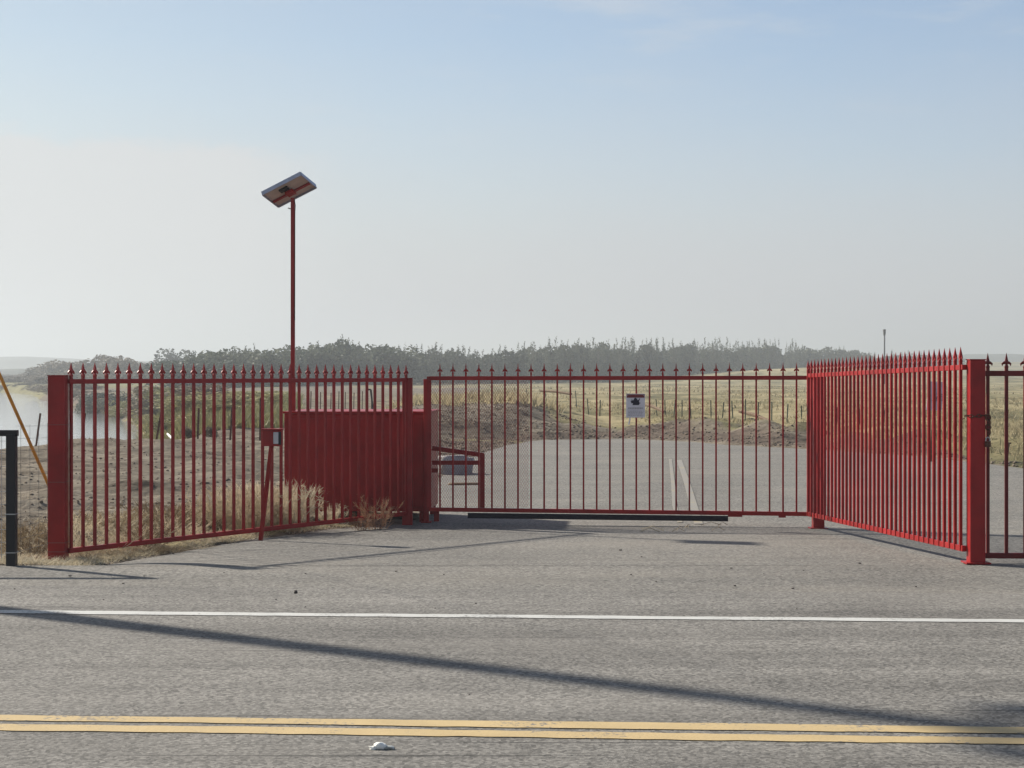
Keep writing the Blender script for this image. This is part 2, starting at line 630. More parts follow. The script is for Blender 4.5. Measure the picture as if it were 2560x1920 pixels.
def build_ground():
    rows = [-40, -20, -5, 4, 9, 12, 13.2]
    y = 13.8
    while y < 5200:
        rows.append(y); y *= 1.0055 if y < 60 else 1.009 if y < 140 else 1.025
    rows = np.array(rows)
    u = np.linspace(-1, 1, 521)
    u = np.sign(u) * (np.abs(u) ** 1.35)
    Y = np.repeat(rows[:, None], len(u), 1)
    half = 26 + np.maximum(rows, 0) * .62
    X = u[None, :] * half[:, None]
    Z = hz(X, Y)
    nr, nc = X.shape
    V = np.stack([X, Y, Z], -1).reshape(-1, 3)
    i = np.arange((nr - 1) * (nc - 1)); r = i // (nc - 1); c = i % (nc - 1)
    a = r * nc + c
    me = mesh_np('ground', V, np.stack([a, a + 1, a + nc + 1, a + nc], 1), M['ground'], True)
    d = pave(X, Y)
    n1 = vnoise(X / 5, Y / 9, 21)
    # soil zones: dry grass, green growth, dark clods
    dry = sst(46, 50, Y - .0 * X + 2 * n1) * sst(-4.5, -2.5, X + n1) * (1 - sst(-3.2, -1.8, d) * sst(2.5, 1.5, X))
    dry = np.maximum(dry, sst(27, 31, Y) * sst(8.5, 9.5, X))
    slope = sst(-4.8, -3.2, X) * (1 - sst(.6, 1.6, X)) * sst(30, 36, Y) * (1 - sst(48.5, 51.5, Y + n1))
    dry = dry * (1 - slope)
    dry = np.maximum(dry, .55 * slope * np.exp(-((Y - 42.5) / 1.1) ** 2))
    dry = np.maximum(dry, .62 * sst(14.4, 14.8, Y) * (1 - sst(19.2, 20.4, Y)) * sst(-2.6, -.3, d) * (1 - sst(-.1, .05, d)) * sst(-8, -6, X))
    dry = np.maximum(dry, .6 * sst(160, 260, Y) * sst(-.13, -.08, X / np.maximum(Y, 1)))
    dry = np.maximum(dry, .42 * sst(45, 80, Y) * (1 - sst(140, 190, Y)) * sst(-.13, -.11, X / np.maximum(Y, 1)))
    grn = sst(49, 53, Y + 3 * n1) * (1 - sst(150, 220, Y)) * (1 - sst(-.128, -.118, X / np.maximum(Y, 1)) )
    grn = grn * (.45 + .55 * sst(-1.5, -4.5, river_mask(X, Y)))
    grn = np.maximum(grn, .62 * sst(200, 240, Y) * sst(-.12, -.14, X / np.maximum(Y, 1)))
    grn = np.maximum(grn, .45 * sst(500, 800, Y))
    grn = np.maximum(grn, .52 * np.exp(-((d + 2.6) / 1.2) ** 2) * sst(30, 40, Y) * sst(1, 3, X))
    grn = np.maximum(grn, .5 * np.exp(-((Y - 92) / 6) ** 2) * sst(2, 8, X))
    grn = np.maximum(grn, .5 * np.exp(-((Y - 140) / 14) ** 2) * sst(10, 30, X))
    grn = np.maximum(grn, .42 * sst(180, 260, Y) * sst(.15, .2, X / np.maximum(Y, 1)))
    clod = np.exp(-((d + .9) / .9) ** 2) * sst(24, 30, Y) * sst(-3.4, -2, X)
    clod = np.maximum(clod, .35 * slope * sst(44, 50, Y))
    clod = np.maximum(clod, .60 * sst(-2.5, 1.5, river_mask(X, Y)) * (Y > 25))
    ca = me.color_attributes.new('zone', 'FLOAT_COLOR', 'POINT')
    arr = np.stack([dry, grn, clod, np.ones_like(dry)], -1).astype(np.float32)
    ca.data.foreach_set('color', np.clip(arr, 0, 1).ravel())
    tag(link('ground', me), kind='structure')


build_ground()


def strip_sheet(name, rows, xl, xr, n, zf, mat):
    t = np.linspace(0, 1, n)
    X = xl[:, None] * (1 - t) + xr[:, None] * t
    Y = np.repeat(rows[:, None], n, 1)
    Z = zf(X, Y)
    V = np.stack([X, Y, Z], -1).reshape(-1, 3)
    nr = len(rows)
    i = np.arange((nr - 1) * (n - 1)); r = i // (n - 1); c = i % (n - 1)
    a = r * n + c
    return tag(link(name, mesh_np(name, V, np.stack([a, a + 1, a + n + 1, a + n], 1), mat, True)), kind='structure')


rws = np.concatenate([np.linspace(8, 14.2, 10), np.linspace(14.3, 14.6, 16), np.linspace(14.7, 21, 64)[0:], np.linspace(21.3, 45, 90)])
jit = .10 * vnoise(rws * 3.1, rws * 0, 31) + .05 * vnoise(rws * 9, rws * 0, 33)
strip_sheet('driveway', rws, XL(rws) + jit, XR(rws) + jit, 121, lambda X, Y: prof(X, Y) - .006, M['drive'])

SL = -.0635                                       # the road runs 3.6 degrees off square


def road_poly(name, y0, y1, z, mat, x0=-90, x1=90):
    line = y1 - y0 < .5
    xs = np.concatenate([np.linspace(x0, -6, 20)[:-1], np.linspace(-6, 6, 700), np.linspace(6, x1, 20)[1:]]) if line else np.linspace(x0, x1, 60)
    n = len(xs) - 1
    j0 = (.016 * vnoise(xs / .11, xs * 0 + y0 * 7, 51) + .022 * vnoise(xs / 1.3, xs * 0 + y0 * 7, 52)) * line
    j1 = (.016 * vnoise(xs / .10, xs * 0 + y1 * 7, 53) + .022 * vnoise(xs / 1.1, xs * 0 + y1 * 7, 54)) * line
    mb = MB()
    for k, x in enumerate(xs):
        mb.v += [(x, y0 + SL * x + j0[k], z), (x, y1 + SL * x + j1[k], z)]
    for k in range(n):
        mb.f.append((2 * k, 2 * k + 2, 2 * k + 3, 2 * k + 1))
    return tag(mb.build(name, mat), kind='structure')


road_poly('road', 1.6, 12.75, 0.0, M['road'])
road_poly('white_edge_line', 11.265, 11.405, .004, M['lane_white'])
road_poly('yellow_centre_line', 7.80, 7.932, .004, M['lane_yellow'])
road_poly('yellow_centre_line', 7.578, 7.718, .004, M['lane_yellow'])
road_poly('white_edge_line', 3.95, 4.09, .004, M['lane_white'])


def drive_line(pts, w):
    mb = MB()
    P = [Vector((x, y, 0)) for x, y in pts]
    m = 24
    for k in range(m + 1):
        t = k / m * (len(P) - 1); i = min(int(t), len(P) - 2)
        p = P[i].lerp(P[i + 1], t - i)
        for s in (-.5, .5):
            X = p.x + s * w
            mb.v.append((X, p.y, float(prof(X, p.y)) + .001))
        if k: mb.f.append((2 * k - 2, 2 * k - 1, 2 * k + 1, 2 * k))
    tag(mb.build('driveway_centre_line', M['drive_yellow']), kind='structure')


drive_line([(3.14, 34.4), (2.55, 27.5), (2.1, 22.4), (1.93, 19.9)], .06)
drive_line([(3.28, 34.0), (2.75, 27.3), (2.33, 22.2), (2.12, 19.7)], .10)

wm = MB(); wm.v = [(-900, 28, -2), (-7, 28, -2), (-7, 900, -2), (-900, 900, -2)]; wm.f = [(0, 1, 2, 3)]
tag(wm.build('river', M['water']), kind='structure')


def hill(name, x0, x1, y, prof_h, depth, seed):
    n, r = 90, 9
    t = np.linspace(0, 1, n); s = np.linspace(-1, 1, r)
    X = np.repeat((x0 + (x1 - x0) * t)[:, None], r, 1)
    h = np.interp(t, [p[0] for p in prof_h], [p[1] for p in prof_h]) + 1.3 * vnoise(t * 34, t * 0, seed) + .9 * vnoise(t * 90, t * 0, seed + 1)
    Yv = y + s[None, :] * depth * np.ones_like(X)
    Z = h[:, None] * np.cos(s * math.pi / 2)[None, :] ** .8 - 1.0
    V = np.stack([X, Yv, Z], -1).reshape(-1, 3)
    i = np.arange((n - 1) * (r - 1)); a = (i // (r - 1)) * r + i % (r - 1)
    tag(link(name, mesh_np(name, V, np.stack([a, a + r, a + r + 1, a + 1], 1), M['hill'], True)), kind='structure')


hill('far_hill', -1300, -150, 1600, [(0, 16), (.62, 18), (.71, 17), (.78, 15.5), (.88, 11), (1, 4)], 160, 41)
hill('far_hill', 140, 1500, 1500, [(0, 4), (.1, 13), (.18, 17.5), (.3, 17.5), (.6, 20), (1, 17)], 160, 45)
hill('far_ridge', -650, -90, 800, [(0, 4.0), (.6, 4.2), (.8, 4), (1, 1.5)], 70, 49)

# ------------------------------------------------------------------ red picket fences and the gate


def picket_meshes(hgt, w, barb, mat, fmat):
    mb = MB().box((0, 0, hgt / 2), (w, w, hgt))
    f = MB()
    f.lathe([(w * .70, 0), (w * .82, .010), (w * .62, .022), (w * .45, .032), (w * .80, .044), (w * .78, .052), (w * .30, .100), (.0012, .128)])
    for sg in (-1, 1):
        f.prism([(0, .036), (sg * w * 1.1, .030), (sg * w * 1.35, .012 + barb), (sg * w * 1.6, .038), (sg * w * .9, .056), (0, .062)][::sg],
                (0, w * .2, 0), (1, 0, 0), (0, 0, 1), w * .4)
    return mb.mesh('picket', mat), f.mesh('finial', fmat)


def fence_run(root, A, B, n, tz, bz, hpick, mat, skip0=0, rails=(.042, .045), ext=.045, rail_ext=(0, 0), barb=.008, w=.024, off=0):
    """pickets from A to B (x, y) with rail heights at both ends; every picket a part with its own finial"""
    o = ORG[root.name]
    A2, B2 = Vector((*A, 0)), Vector((*B, 0))
    d = (B2 - A2); ang = math.atan2(d.y, d.x)
    pm, fm = picket_meshes(1.0, w, barb, mat, mat)
    for i in range(skip0, n):
        t = i / (n - 1)
        p = A2.lerp(B2, t) + Vector((-d.y, d.x, 0)).normalized() * off
        top = tz[0] + (tz[1] - tz[0]) * t + ext
        bot = bz[0] + (bz[1] - bz[0]) * t - rails[1] / 2 + .004
        k = link('picket', pm, root, (p.x - o.x, p.y - o.y, bot - o.z))
        k.scale = (1, 1, top - bot)
        k.rotation_euler = (0, 0, ang + rnd.uniform(-.03, .03))
        fo = link('finial', fm, k, (0, 0, 1.0))
        fo.scale = (1, 1, 1 / (top - bot))
    u = d.normalized()
    a, b = A2 - u * rail_ext[0], B2 + u * rail_ext[1]
    for nm, z, hh in (('top_rail', tz, rails[0]), ('bottom_rail', bz, rails[1])):
        MB().beam((a.x, a.y, z[0]), (b.x, b.y, z[1]), rails[0] * .86, hh).build(nm, mat, root, bevel=.003)


def post(root, x, y, w, z0, z1, mat, rz=0, plate=True, name='post'):
    mb = MB().box((x, y, (z0 + z1) / 2 - .03), (w, w, z1 - z0 + .06), rz)
    p = mb.build(name, mat, root, bevel=.006)
    MB().box((x, y, z1 + .004), (w + .008, w + .008, .008), rz).build('post_cap', mat, p)
    if plate:
        MB().box((x, y, z0 + .006), (w * 1.6, w * 1.5, .012), rz).build('base_plate', mat, p)
    return p


# left run
LA, LB = (-3.954, 15.55), (-1.198, 19.6)
fl = thing('picket_fence', (-2.6, 17.6, -.1), 'red spear-topped picket fence slanting from the thick left post back to the red cabinet', 'fence')
fence_run(fl, LA, LB, 36, (1.515, 1.511), (.0, -.0), 0, M['red'], 0, rail_ext=(.03, -.02))
post(fl, -4.055, 15.50, .152, -.135, 1.565, M['red'], math.radians(0), False)
post(fl, -1.185, 19.66, .115, -.13, 1.525, M['red'], 0, False)

# sliding gate
GA, GB = (-.82, 19.75), (3.325, 19.35)
gt = thing('sliding_gate', (1.25, 19.55, -.12), 'long red spear-topped sliding gate across the driveway with part mesh infill', 'gate')
fence_run(gt, GA, GB, 29, (1.528, 1.536), (.035, .015), 0, M['red'], 0, rails=(.046, .046), rail_ext=(.13, .02), barb=.013, w=.019)
o_ = ORG[gt.name]
zb = .035
MB().box((-.945, 19.775, .795), (.05, .04, 1.51)).build('stile', M['red'], gt)
MB().beam((3.36, 19.34, 0.0), (3.36, 19.34, 1.55), .03, .03).build('stile', M['red'], gt)
fm_ = bpy.data.meshes
MB().beam((-.50, 19.70, -.030), (2.42, 19.42, -.042), .06, .058).build('rubber_edge', M['rubber'], gt)
MB().beam((2.42, 19.437, -.012), (2.58, 19.42, -.012), .03, .02).build('bracket', M['red'], gt)
MB().beam((2.98, 19.39, -.012), (3.06, 19.38, -.012), .03, .03).build('bracket', M['red'], gt)
# expanded metal infill on the left third of the gate
mm = MB()
xa, xc, za, zc = -.93, .19, .06, 1.50
yy = lambda x: 19.755 - (x + .82) * .0965 + .03
sp = .028
k0 = int((zc - za + (xc - xa)) / sp)
for sg in (1, -1):
    for k in range(k0 + 1):
        c = k * sp * 1.0
        pts = []
        if sg > 0:
            x1 = xa + max(0, c - (zc - za) / 1.6); x2 = min(xc, xa + c)
            z1 = za + (c - (x1 - xa)) * 1.6; z2 = za + (c - (x2 - xa)) * 1.6
        else:
            x1 = xa + max(0, c - (zc - za) / 1.6); x2 = min(xc, xa + c)
            z1 = zc - (c - (x1 - xa)) * 1.6; z2 = zc - (c - (x2 - xa)) * 1.6
        if x2 - x1 < .01 or max(z1, z2) > zc + .01 or min(z1, z2) < za - .01: continue
        mm.beam((x1, yy(x1), z1), (x2, yy(x2), z2), .0023, .0023)
mm.build('mesh_infill', M['red_dull'], gt)

# right wing
RA, RB = (3.275, 19.1), (3.791, 14.6)
fr = thing('picket_fence', (3.5, 16.8, -.06), 'bright red picket fence wing running forward from the gate to the near right post', 'fence')
fence_run(fr, RA, RB, 37, (1.56, 1.64), (.035, .118), 0, M['red'], 0, rails=(.045, .05), rail_ext=(.02, .05), off=-.014)
post(fr, 3.375, 19.12, .122, -.125, 1.56, M['red'], 0, True)
post(fr, 3.885, 14.52, .128, .0, 1.70, M['red'], 0, True)

# chained walk gate at the right edge
wg = thing('walk_gate', (4.6, 14.6, 0), 'red spear-topped gate panel with backlit shade in its colour, chained to the right-hand side of the near right post', 'gate')
fence_run(wg, (4.006, 14.6), (5.09, 14.55), 8, (1.588, 1.588), (.055, .055), 0, M['red_backlit'], 0, rails=(.046, .046), rail_ext=(.05, .1), barb=.004, w=.026)
MB().box((5.2, 14.55, .8), (.05, .05, 1.6)).build('stile', M['red_backlit'], wg)

# chain and padlock round the near right post
ch = thing('chain', (3.9, 14.43, 1.2), 'rusty chain with padlock wrapped round the near right gate post', 'chain')
zc_ = 1.225
cx0, cy0 = 3.785, 14.445
k = 0
for i in range(6):
    x = cx0 + .005 + i * .034
    mb = MB().torus((x, cy0 + (0 if i % 2 else .003), zc_ + .01 - .004 * i * (i < 3)), .021, .0045, (1, 0, 0), (0, 0, 1) if i % 2 else (0, -1, .3), .62, 10, 5)
    mb.build('link', M['rust'], ch, True)
for i in range(4):
    mb = MB().torus((3.965 + (.006 if i % 2 else 0), 14.44, zc_ - .005 - i * .040), .026, .006, (0, 0, 1), (1, 0, 0) if i % 2 == 0 else (.35, -1, 0), .75, 12, 6)
    mb.build('link', M['rust'], ch, True)
mb = MB().box((3.962, 14.44, zc_ - .225), (.05, .025, .05), .3)
pl = mb.build('padlock', M['rust'], ch, bevel=.006)
MB().torus((3.962, 14.44, zc_ - .195), .02, .005, (1, .3, 0), (0, 0, 1), 1.4, 12, 6).build('shackle', M['galv'], pl, True)
MB().tube([(3.775, 14.47, zc_ - .01), (3.76, 14.52, zc_ - .03), (3.757, 14.52, zc_ - .5)], .004, 5).build('tail_wire', M['rust'], ch)

# ------------------------------------------------------------------ cabinet, bracket, keypad, solar pole
cb = thing('operator_cabinet', (-1.8, 20.6, -.13), 'big dark red sheet-metal cabinet behind the left fence beside the sliding gate', 'cabinet')
cl, cr_, y0, y1, zb0, zt0 = -2.63, -.975, 20.02, 21.2, -.01, 1.13
dx = .07
q = [(cl, y0, zb0), (cr_, y0, zb0), (cr_ + dx, y1, zb0), (cl + dx, y1, zb0)]
MB().quadbox(q + [(x, y, zt0 - .012) for x, y, z in q]).build('body', M['red'], cb, bevel=.006)
MB().quadbox([(cl - .015, y0 - .02, zt0 - .01), (cr_ + .02, y0 - .02, zt0 - .01), (cr_ + dx + .02, y1 + .02, zt0 - .01), (cl + dx - .015, y1 + .02, zt0 - .01),
              (cl - .015, y0 - .02, zt0 + .016), (cr_ + .02, y0 - .02, zt0 + .016), (cr_ + dx + .02, y1 + .02, zt0 + .016), (cl + dx - .015, y1 + .02, zt0 + .016)]
             ).build('lid', M['red'], cb, bevel=.004)
MB().quadbox([(cl + .05, y0 - .012, zb0 + .05), (cr_ - .05, y0 - .012, zb0 + .05), (cr_ - .05, y0 + .004, zb0 + .05), (cl + .05, y0 + .004, zb0 + .05),
              (cl + .05, y0 - .012, zt0 - .07), (cr_ - .05, y0 - .012, zt0 - .07), (cr_ - .05, y0 + .004, zt0 - .07), (cl + .05, y0 + .004, zt0 - .07)]
             ).build('front_panel', M['red'], cb, bevel=.004)
for x, y in ((cl + .06, y0 + .06), (cr_ - .06, y0 + .06), (cr_ + dx - .06, y1 - .06), (cl + dx + .06, y1 - .06)):
    MB().box((x, y, -.075), (.07, .07, .15)).build('leg', M['red'], cb)

gp = thing('guide_post', (-.985, 19.92, -.13), 'slim red guide post at the left end of the sliding gate', 'post')
MB().box((-.985, 19.93, .69), (.062, .062, 1.66)).build('tube', M['red'], gp, bevel=.005)
MB().box((-.985, 19.93, -.12), (.12, .11, .014)).build('base_plate', M['red'], gp)

br = thing('guard_bracket', (-.35, 20.15, -.13), 'low red square-tube guard frame with sloping top bar behind the mesh of the sliding gate', 'frame')
yb = 20.18
MB().box((-.345, yb, .315), (.055, .055, .66)).build('upright', M['red'], br)
MB().beam((-.93, yb - .004, .715), (-.325, yb - .004, .632), .05, .052).build('sloping_bar', M['red'], br)
MB().beam((-.93, yb + .003, .545), (-.37, yb + .003, .545), .05, .05).build('cross_bar', M['red'], br)
MB().beam((-.935, yb + .002, .455), (-.86, yb + .002, .455), .05, .05).build('stub', M['red'], br)
MB().box((-.875, yb - .06, -.07), (.06, .06, .13)).build('foot', M['red'], br)

kp = thing('keypad_pedestal', (-2.52, 17.3, -.11), 'small red keypad box on a leaning red stem in front of the left fence', 'keypad')
kx, ky, kz = -2.386, 17.28, .942
MB().box((kx, ky, kz), (.196, .10, .160)).build('box', M['red'], kp, bevel=.004)
MB().box((kx, ky - .005, kz + .088), (.212, .13, .012)).build('hood', M['red'], kp)
plt = MB().box((kx + .022 + .018, ky - .053, kz + .002), (.052, .012, .118)).build('keypad_plate', M['plate'], kp, bevel=.006)
MB().box((kx + .078, ky - .0515, kz), (.03, .006, .13)).build('recess', M['black'], kp)
MB().beam((kx - .012, ky + .01, kz - .078), (-2.52, 17.32, -.16), .036, .036).build('stem', M['red'], kp)

so = thing('solar_light_pole', (-2.58, 20.35, 1.14), 'tall thin red pole rising from the cabinet top with a tilted solar panel', 'solar panel')
px_, py_ = -2.555, 20.22
MB().box((px_, py_, 1.34), (.062, .062, .40)).build('sleeve', M['red'], so, bevel=.004)
MB().box((px_, py_, 2.565), (.047, .047, 2.13)).build('pole', M['red'], so, bevel=.004)
MB().tube([(px_ - .02, py_ - .01, 3.50), (px_ - .055, py_ - .015, 3.51)], .007, 6).build('bolt', M['galv'], so)
MB().tube([(px_ + .02, py_ - .03, 3.62), (px_ + .033, py_ - .032, 3.54), (px_ + .028, py_ - .03, 3.46), (px_ + .026, py_ - .03, 2.2)], .0045, 5).build('cable', M['black'], so, True)
a = Vector((.462, -.112, .219)); b = Vector((.139, .358, -.109))
nrm = a.cross(b).normalized()
pc = at(723, 475, 20.2)
au, bu = a.normalized(), (b - a.normalized() * b.dot(a.normalized())).normalized()
la, lb, th = a.length, b.length, .05


def pbox(ca, cb_, cn, sa, sb, sn):
    m_ = MB()
    p = []
    for z in (-.5, .5):
        for x, y in ((-.5, -.5), (.5, -.5), (.5, .5), (-.5, .5)):
            p.append(pc + au * (ca + x * sa) + bu * (cb_ + y * sb) + nrm * (cn + z * sn))
    return m_.quadbox(p)


pn = pbox(0, 0, .004, la - .01, lb - .01, .012).build('solar_panel', M['backsheet'], so)
pbox(0, 0, .013, la - .02, lb - .02, .004).build('cells', M['cells'], pn)
for nm, args in (('frame_rail', (0, -lb / 2, 0, la, .012, th)), ('frame_rail', (0, lb / 2, 0, la, .012, th)),
                 ('frame_rail', (-la / 2, 0, 0, .012, lb - .014, th)), ('frame_rail', (la / 2, 0, 0, .012, lb - .014, th))):
    pbox(*args).build(nm, M['alu'], pn)
pbox(-.03, -.08, -.014, .11, .07, .02).build('junction_box', M['black'], pn)
pbox(0, .05, -.014, la - .03, .03, .02).build('mounting_rail', M['red_dull'], so)
pbox(0, 0.015, -.035, .10, .10, .03).build('mount_head', M['red'], so)

# ------------------------------------------------------------------ signs
sg = thing('warning_sign', (1.39, 19.53, 1.23), 'white warning sign with dark red header and black emblem hung on the sliding gate', 'sign')
sx0, sz0 = 1.390, 1.222
sy0 = 19.506
W_, H_ = .212, .268
MB().box((sx0, sy0, sz0), (W_, .006, H_)).build('plate', M['signwhite'], sg)
MB().box((sx0, sy0 - .004, sz0 + H_ / 2 - .026), (W_ - .012, .003, .038)).build('header', M['signhead'], sg)
em = [(-.045, .02), (-.055, .05), (-.045, .045), (-.04, .072), (-.033, .05), (-.02, .058), (-.012, .078), (.006, .082), (.018, .07), (.022, .056), (.034, .058), (.048, .076),
      (.054, .072), (.04, .046), (.042, .03), (.06, .024), (.044, .016), (.04, 0), (-.034, 0), (-.026, .022)]
MB().prism(em, (sx0 - .002, sy0 - .003, sz0 + .006), (1, 0, 0), (0, 0, 1), .003).build('emblem', M['ink'], sg)
tx = MB()
r2 = random.Random(3)
for row, (z, hh) in enumerate(((-.030, .020), (-.062, .007), (-.078, .007), (-.094, .007), (-.110, .006))):
    x = -.082
    while x < .078:
        wv = r2.uniform(.008, .026) if row else r2.uniform(.012, .018)
        tx.box((sx0 + x + wv / 2, sy0 - .004, sz0 + z), (min(wv, .082 - x), .002, hh))
        x += wv + (.005 if row else .004)
tx.build('lettering', M['greyink'], sg)
MB().tube([(sx0 - .063, sy0 + .004, sz0 - H_ / 2 + .01), (sx0 - .064, sy0 - .004, sz0 - H_ / 2 - .02), (sx0 - .078, sy0 - .006, sz0 - H_ / 2 - .082)], [.008, .009, .010], 6).build('white_tie', M['white'], sg)
for sgn in (-1, 1):
    MB().box((sx0 + sgn * .09, sy0 - .004, sz0 + H_ / 2 - .02), (.008, .004, .008)).build('tie', M['galv'], sg)

Yq = 33.5
p0 = at(2338, 990, Yq)
gz = H(p0.x, Yq)
ls = thing('stake_sign', (p0.x, Yq, gz), 'pale lilac board with black characters on a leaning stake behind the right fence wing', 'sign')
cz = p0.z
lean = Vector((.10, 0, 1)).normalized()
sd = Vector((1, 0, -.05)).normalized()


def board(cx, cz2, w, h, t=.012, y=0):
    p = []
    c = Vector((p0.x, Yq + y, cz)) + sd * cx + lean * cz2
    m_ = MB()
    for q in (-.5, .5):
        for ax, ay in ((-.5, -.5), (.5, -.5), (.5, .5), (-.5, .5)):
            p.append(c + sd * (ax * w) + Vector((0, ay * t, 0)) + lean * (q * h))
    return m_.quadbox(p)


board(0, 0, .30, .56).build('board', M['pale_sign'], ls)
lt = MB()


def stroke(segs, ox, oz, s):
    for (xa_, za_, xb_, zb_) in segs:
        A = Vector((p0.x, Yq - .01, cz)) + sd * (ox + xa_ * s) + lean * (oz + za_ * s)
        B = Vector((p0.x, Yq - .01, cz)) + sd * (ox + xb_ * s) + lean * (oz + zb_ * s)
        lt.beam(A, B, .006, .022, up=(0, 1, 0)); 
        lt.f = lt.f


stroke([(0, 1, .8, 1), (.8, 1, .8, .5), (.8, .5, 0, .5), (.8, .4, 0, 0), (0, 0, .8, 0)], -.06, -.09, .13)
stroke([(0, 1, .8, .85), (0, .6, .8, .6), (.8, .6, .8, .1), (.8, .1, 0, .1), (0, .1, 0, .6)], .035, -.09, .14)
stroke([(-.1, .4, .3, .4)], -.12, -.05, .13)
stroke([(0, 0, .5, 0), (0, .35, .4, .35), (.9, 0, 1.3, 0), (.9, .35, 1.2, .35)], -.05, .12, .10)
lt.build('lettering', M['ink'], ls)
MB().beam(Vector((p0.x - .005, Yq + .02, cz + .1)), Vector((p0.x - .085, Yq + .02, gz - .1)), .03, .055).build('stake', M['wood'], ls)

# ------------------------------------------------------------------ left edge: wire-frame gate, wire fence, guy wire, utility pole
bg_ = thing('wire_gate', (-4.25, 14.42, 0), 'black square-tube frame with wire infill at the left edge of the pavement', 'gate')
bx = -4.16
MB().box((bx, 14.42, .52), (.078, .078, 1.12)).build('post', M['black'], bg_, bevel=.005)
MB().beam((bx - 1.5, 14.42, 1.092), (bx + .05, 14.42, 1.092), .06, .05).build('top_rail', M['black'], bg_)
MB().box((bx - 1.5, 14.42, .52), (.078, .078, 1.12)).build('post', M['black'], bg_)
w_ = MB()
for i in range(10):
    z = .08 + i * .105
    w_.beam((bx - 1.5, 14.42, z), (bx - .03, 14.42, z), .004, .004)
for i in range(14):
    w_.beam((bx - 1.45 + i * .105, 14.42, .05), (bx - 1.45 + i * .105, 14.42, 1.08), .004, .004)
w_.build('wire_mesh', M['galv'], bg_)
for z in (.42, .1):
    MB().box((bx, 14.42, z), (.086, .086, .008)).build('tie_wire', M['galv'], bg_)

WIRE = plain('old_fence_wire', (.12, .115, .11), .6)
wf = thing('wire_fence', (-4.1, 15.0, -.05), 'thin wire strands strung between the black frame and the thick left red post', 'fence')
pa, pb = Vector((bx + .03, 14.44, 0)), Vector((-4.1, 15.44, -.1))
fw = MB()
for i in range(11):
    z = .10 + i * .105
    fw.beam((pa.x, pa.y, z), (pb.x - .03, pb.y, z - .03), .0024, .0024)
for i in range(4):
    t = (i + .5) / 4
    p = pa.lerp(pb, t)
    fw.beam((p.x, p.y, .05), (p.x, p.y, 1.15), .0024, .0024)
fw.build('strands', WIRE, wf)
for z in (1.13, .62, .08, -.0):
    MB().box((-4.055, 15.50, z), (.156, .156, .003)).build('wire_wrap', WIRE, wf)

up = thing('utility_pole', (-6.45, 13.85, 0), 'tall brown wooden utility pole standing left of the pavement out by the road', 'pole')
UX, UY = -6.45, 13.75
MB().tube([(UX, UY, -.2), (UX, UY, 3), (UX, UY, 8.6)], [.15, .14, .115], 14).build('shaft', M['polewood'], up, True)
MB().beam((UX + .13 - .2, UY - .56, 6.98), (UX + .13 + .2, UY + .56, 6.98), .10, .12).build('crossarm', M['polewood'], up)
for sg_ in (-1, 1):
    MB().lathe([(.10, 0), (.11, .03), (.11, .62), (.09, .68)], (UX + .13 + sg_ * .18, UY + sg_ * .48, 6.98), 12).build('transformer', M['galv'], up, True)

gwr = thing('guy_wire', (-5.04, 19.6, -.15), 'orange yellow plastic sleeve on a guy wire slanting up left of the thick red post', 'guy wire')
g0 = at(166, 1312, 19.6); g0.z = H(g0.x, 19.6) - .02
g1 = at(-2, 935, 18.18)
dirg = (g1 - g0).normalized()
MB().tube([g0, g0 + (g1 - g0) * 4.08], .006, 6).build('cable', M['galv'], gwr)
MB().tube([g0 + dirg * .1, g0 + dirg * 2.6], .018, 10).build('sleeve', M['yellow'], gwr, True)

# ------------------------------------------------------------------ fence stakes
tp_m = MB().box((0, 0, .5), (.045, .012, 1.0)).box((0, .018, .5), (.010, .03, .999)).mesh('stake', M['green'])
tp_d = MB().box((0, 0, .5), (.06, .014, 1.0)).box((0, .02, .5), (.012, .034, .999)).mesh('stake', M['rust'])


def stake(px, yt, yb, Y, mesh, label, group, leanpx=0):
    b_ = at(px, yb, Y)
    z = H(b_.x, Y)
    h = (yb - yt) * Y / 4335
    o = link('fence_stake', mesh, None, (b_.x, Y, min(z, b_.z) - .05))
    o.scale = (.55 if group == 'stakes above the cabinet' else .8, 1, h + .05 + max(0, b_.z - z))
    o.rotation_euler = (0, math.atan2(leanpx, yb - yt), rnd.uniform(-.4, .4))
    tag(o, label, 'fence stake', group)
    return o


GL = 'rusty steel stakes along the river bank'
for px, yt, yb, ln, lab in ((60, 1031, 1126, 12, 'leaning rusty steel stake by the water left of the thick red post'),
                            (187, 1031, 1114, 11, 'leaning rusty steel stake by the water just right of the thick red post'),
                            (389, 1022, 1096, 13, 'leaning rusty steel stake on the bank where the water ends'),
                            (494, 1020, 1083, 2, 'upright rusty stake before the yellow green bushes'),
                            (575, 1018, 1083, 4, 'rusty stake at the right side of the yellow green bushes'),
                            (650, 994, 1067, 1, 'rusty stake behind the fence just left of the keypad box')):
    stake(px, yt, yb, 42.5, tp_d, lab, GL, ln)
for i, px in enumerate((776, 800, 826, 846, 862, 884, 905, 928, 955, 978)):
    stake(px, 978 + (i % 3) * 2, 1030, 58 + 2 * i, tp_d, 'thin dark stake of the wire fence seen above the red cabinet', 'stakes above the cabinet', 1)
bent = thing('pipe_gatepost', (-4.95, 60, H(-4.95, 60)), 'dark bent pipe post like an upside-down L seen above the red cabinet', 'post')
b0, b1, b2 = at(933, 1030, 60), at(927, 974, 60), at(918, 974, 60)
MB().tube([b0, b1], .035, 8).build('upright', M['black'], bent)
MB().tube([b1, b2], .03, 8).build('arm', M['black'], bent)

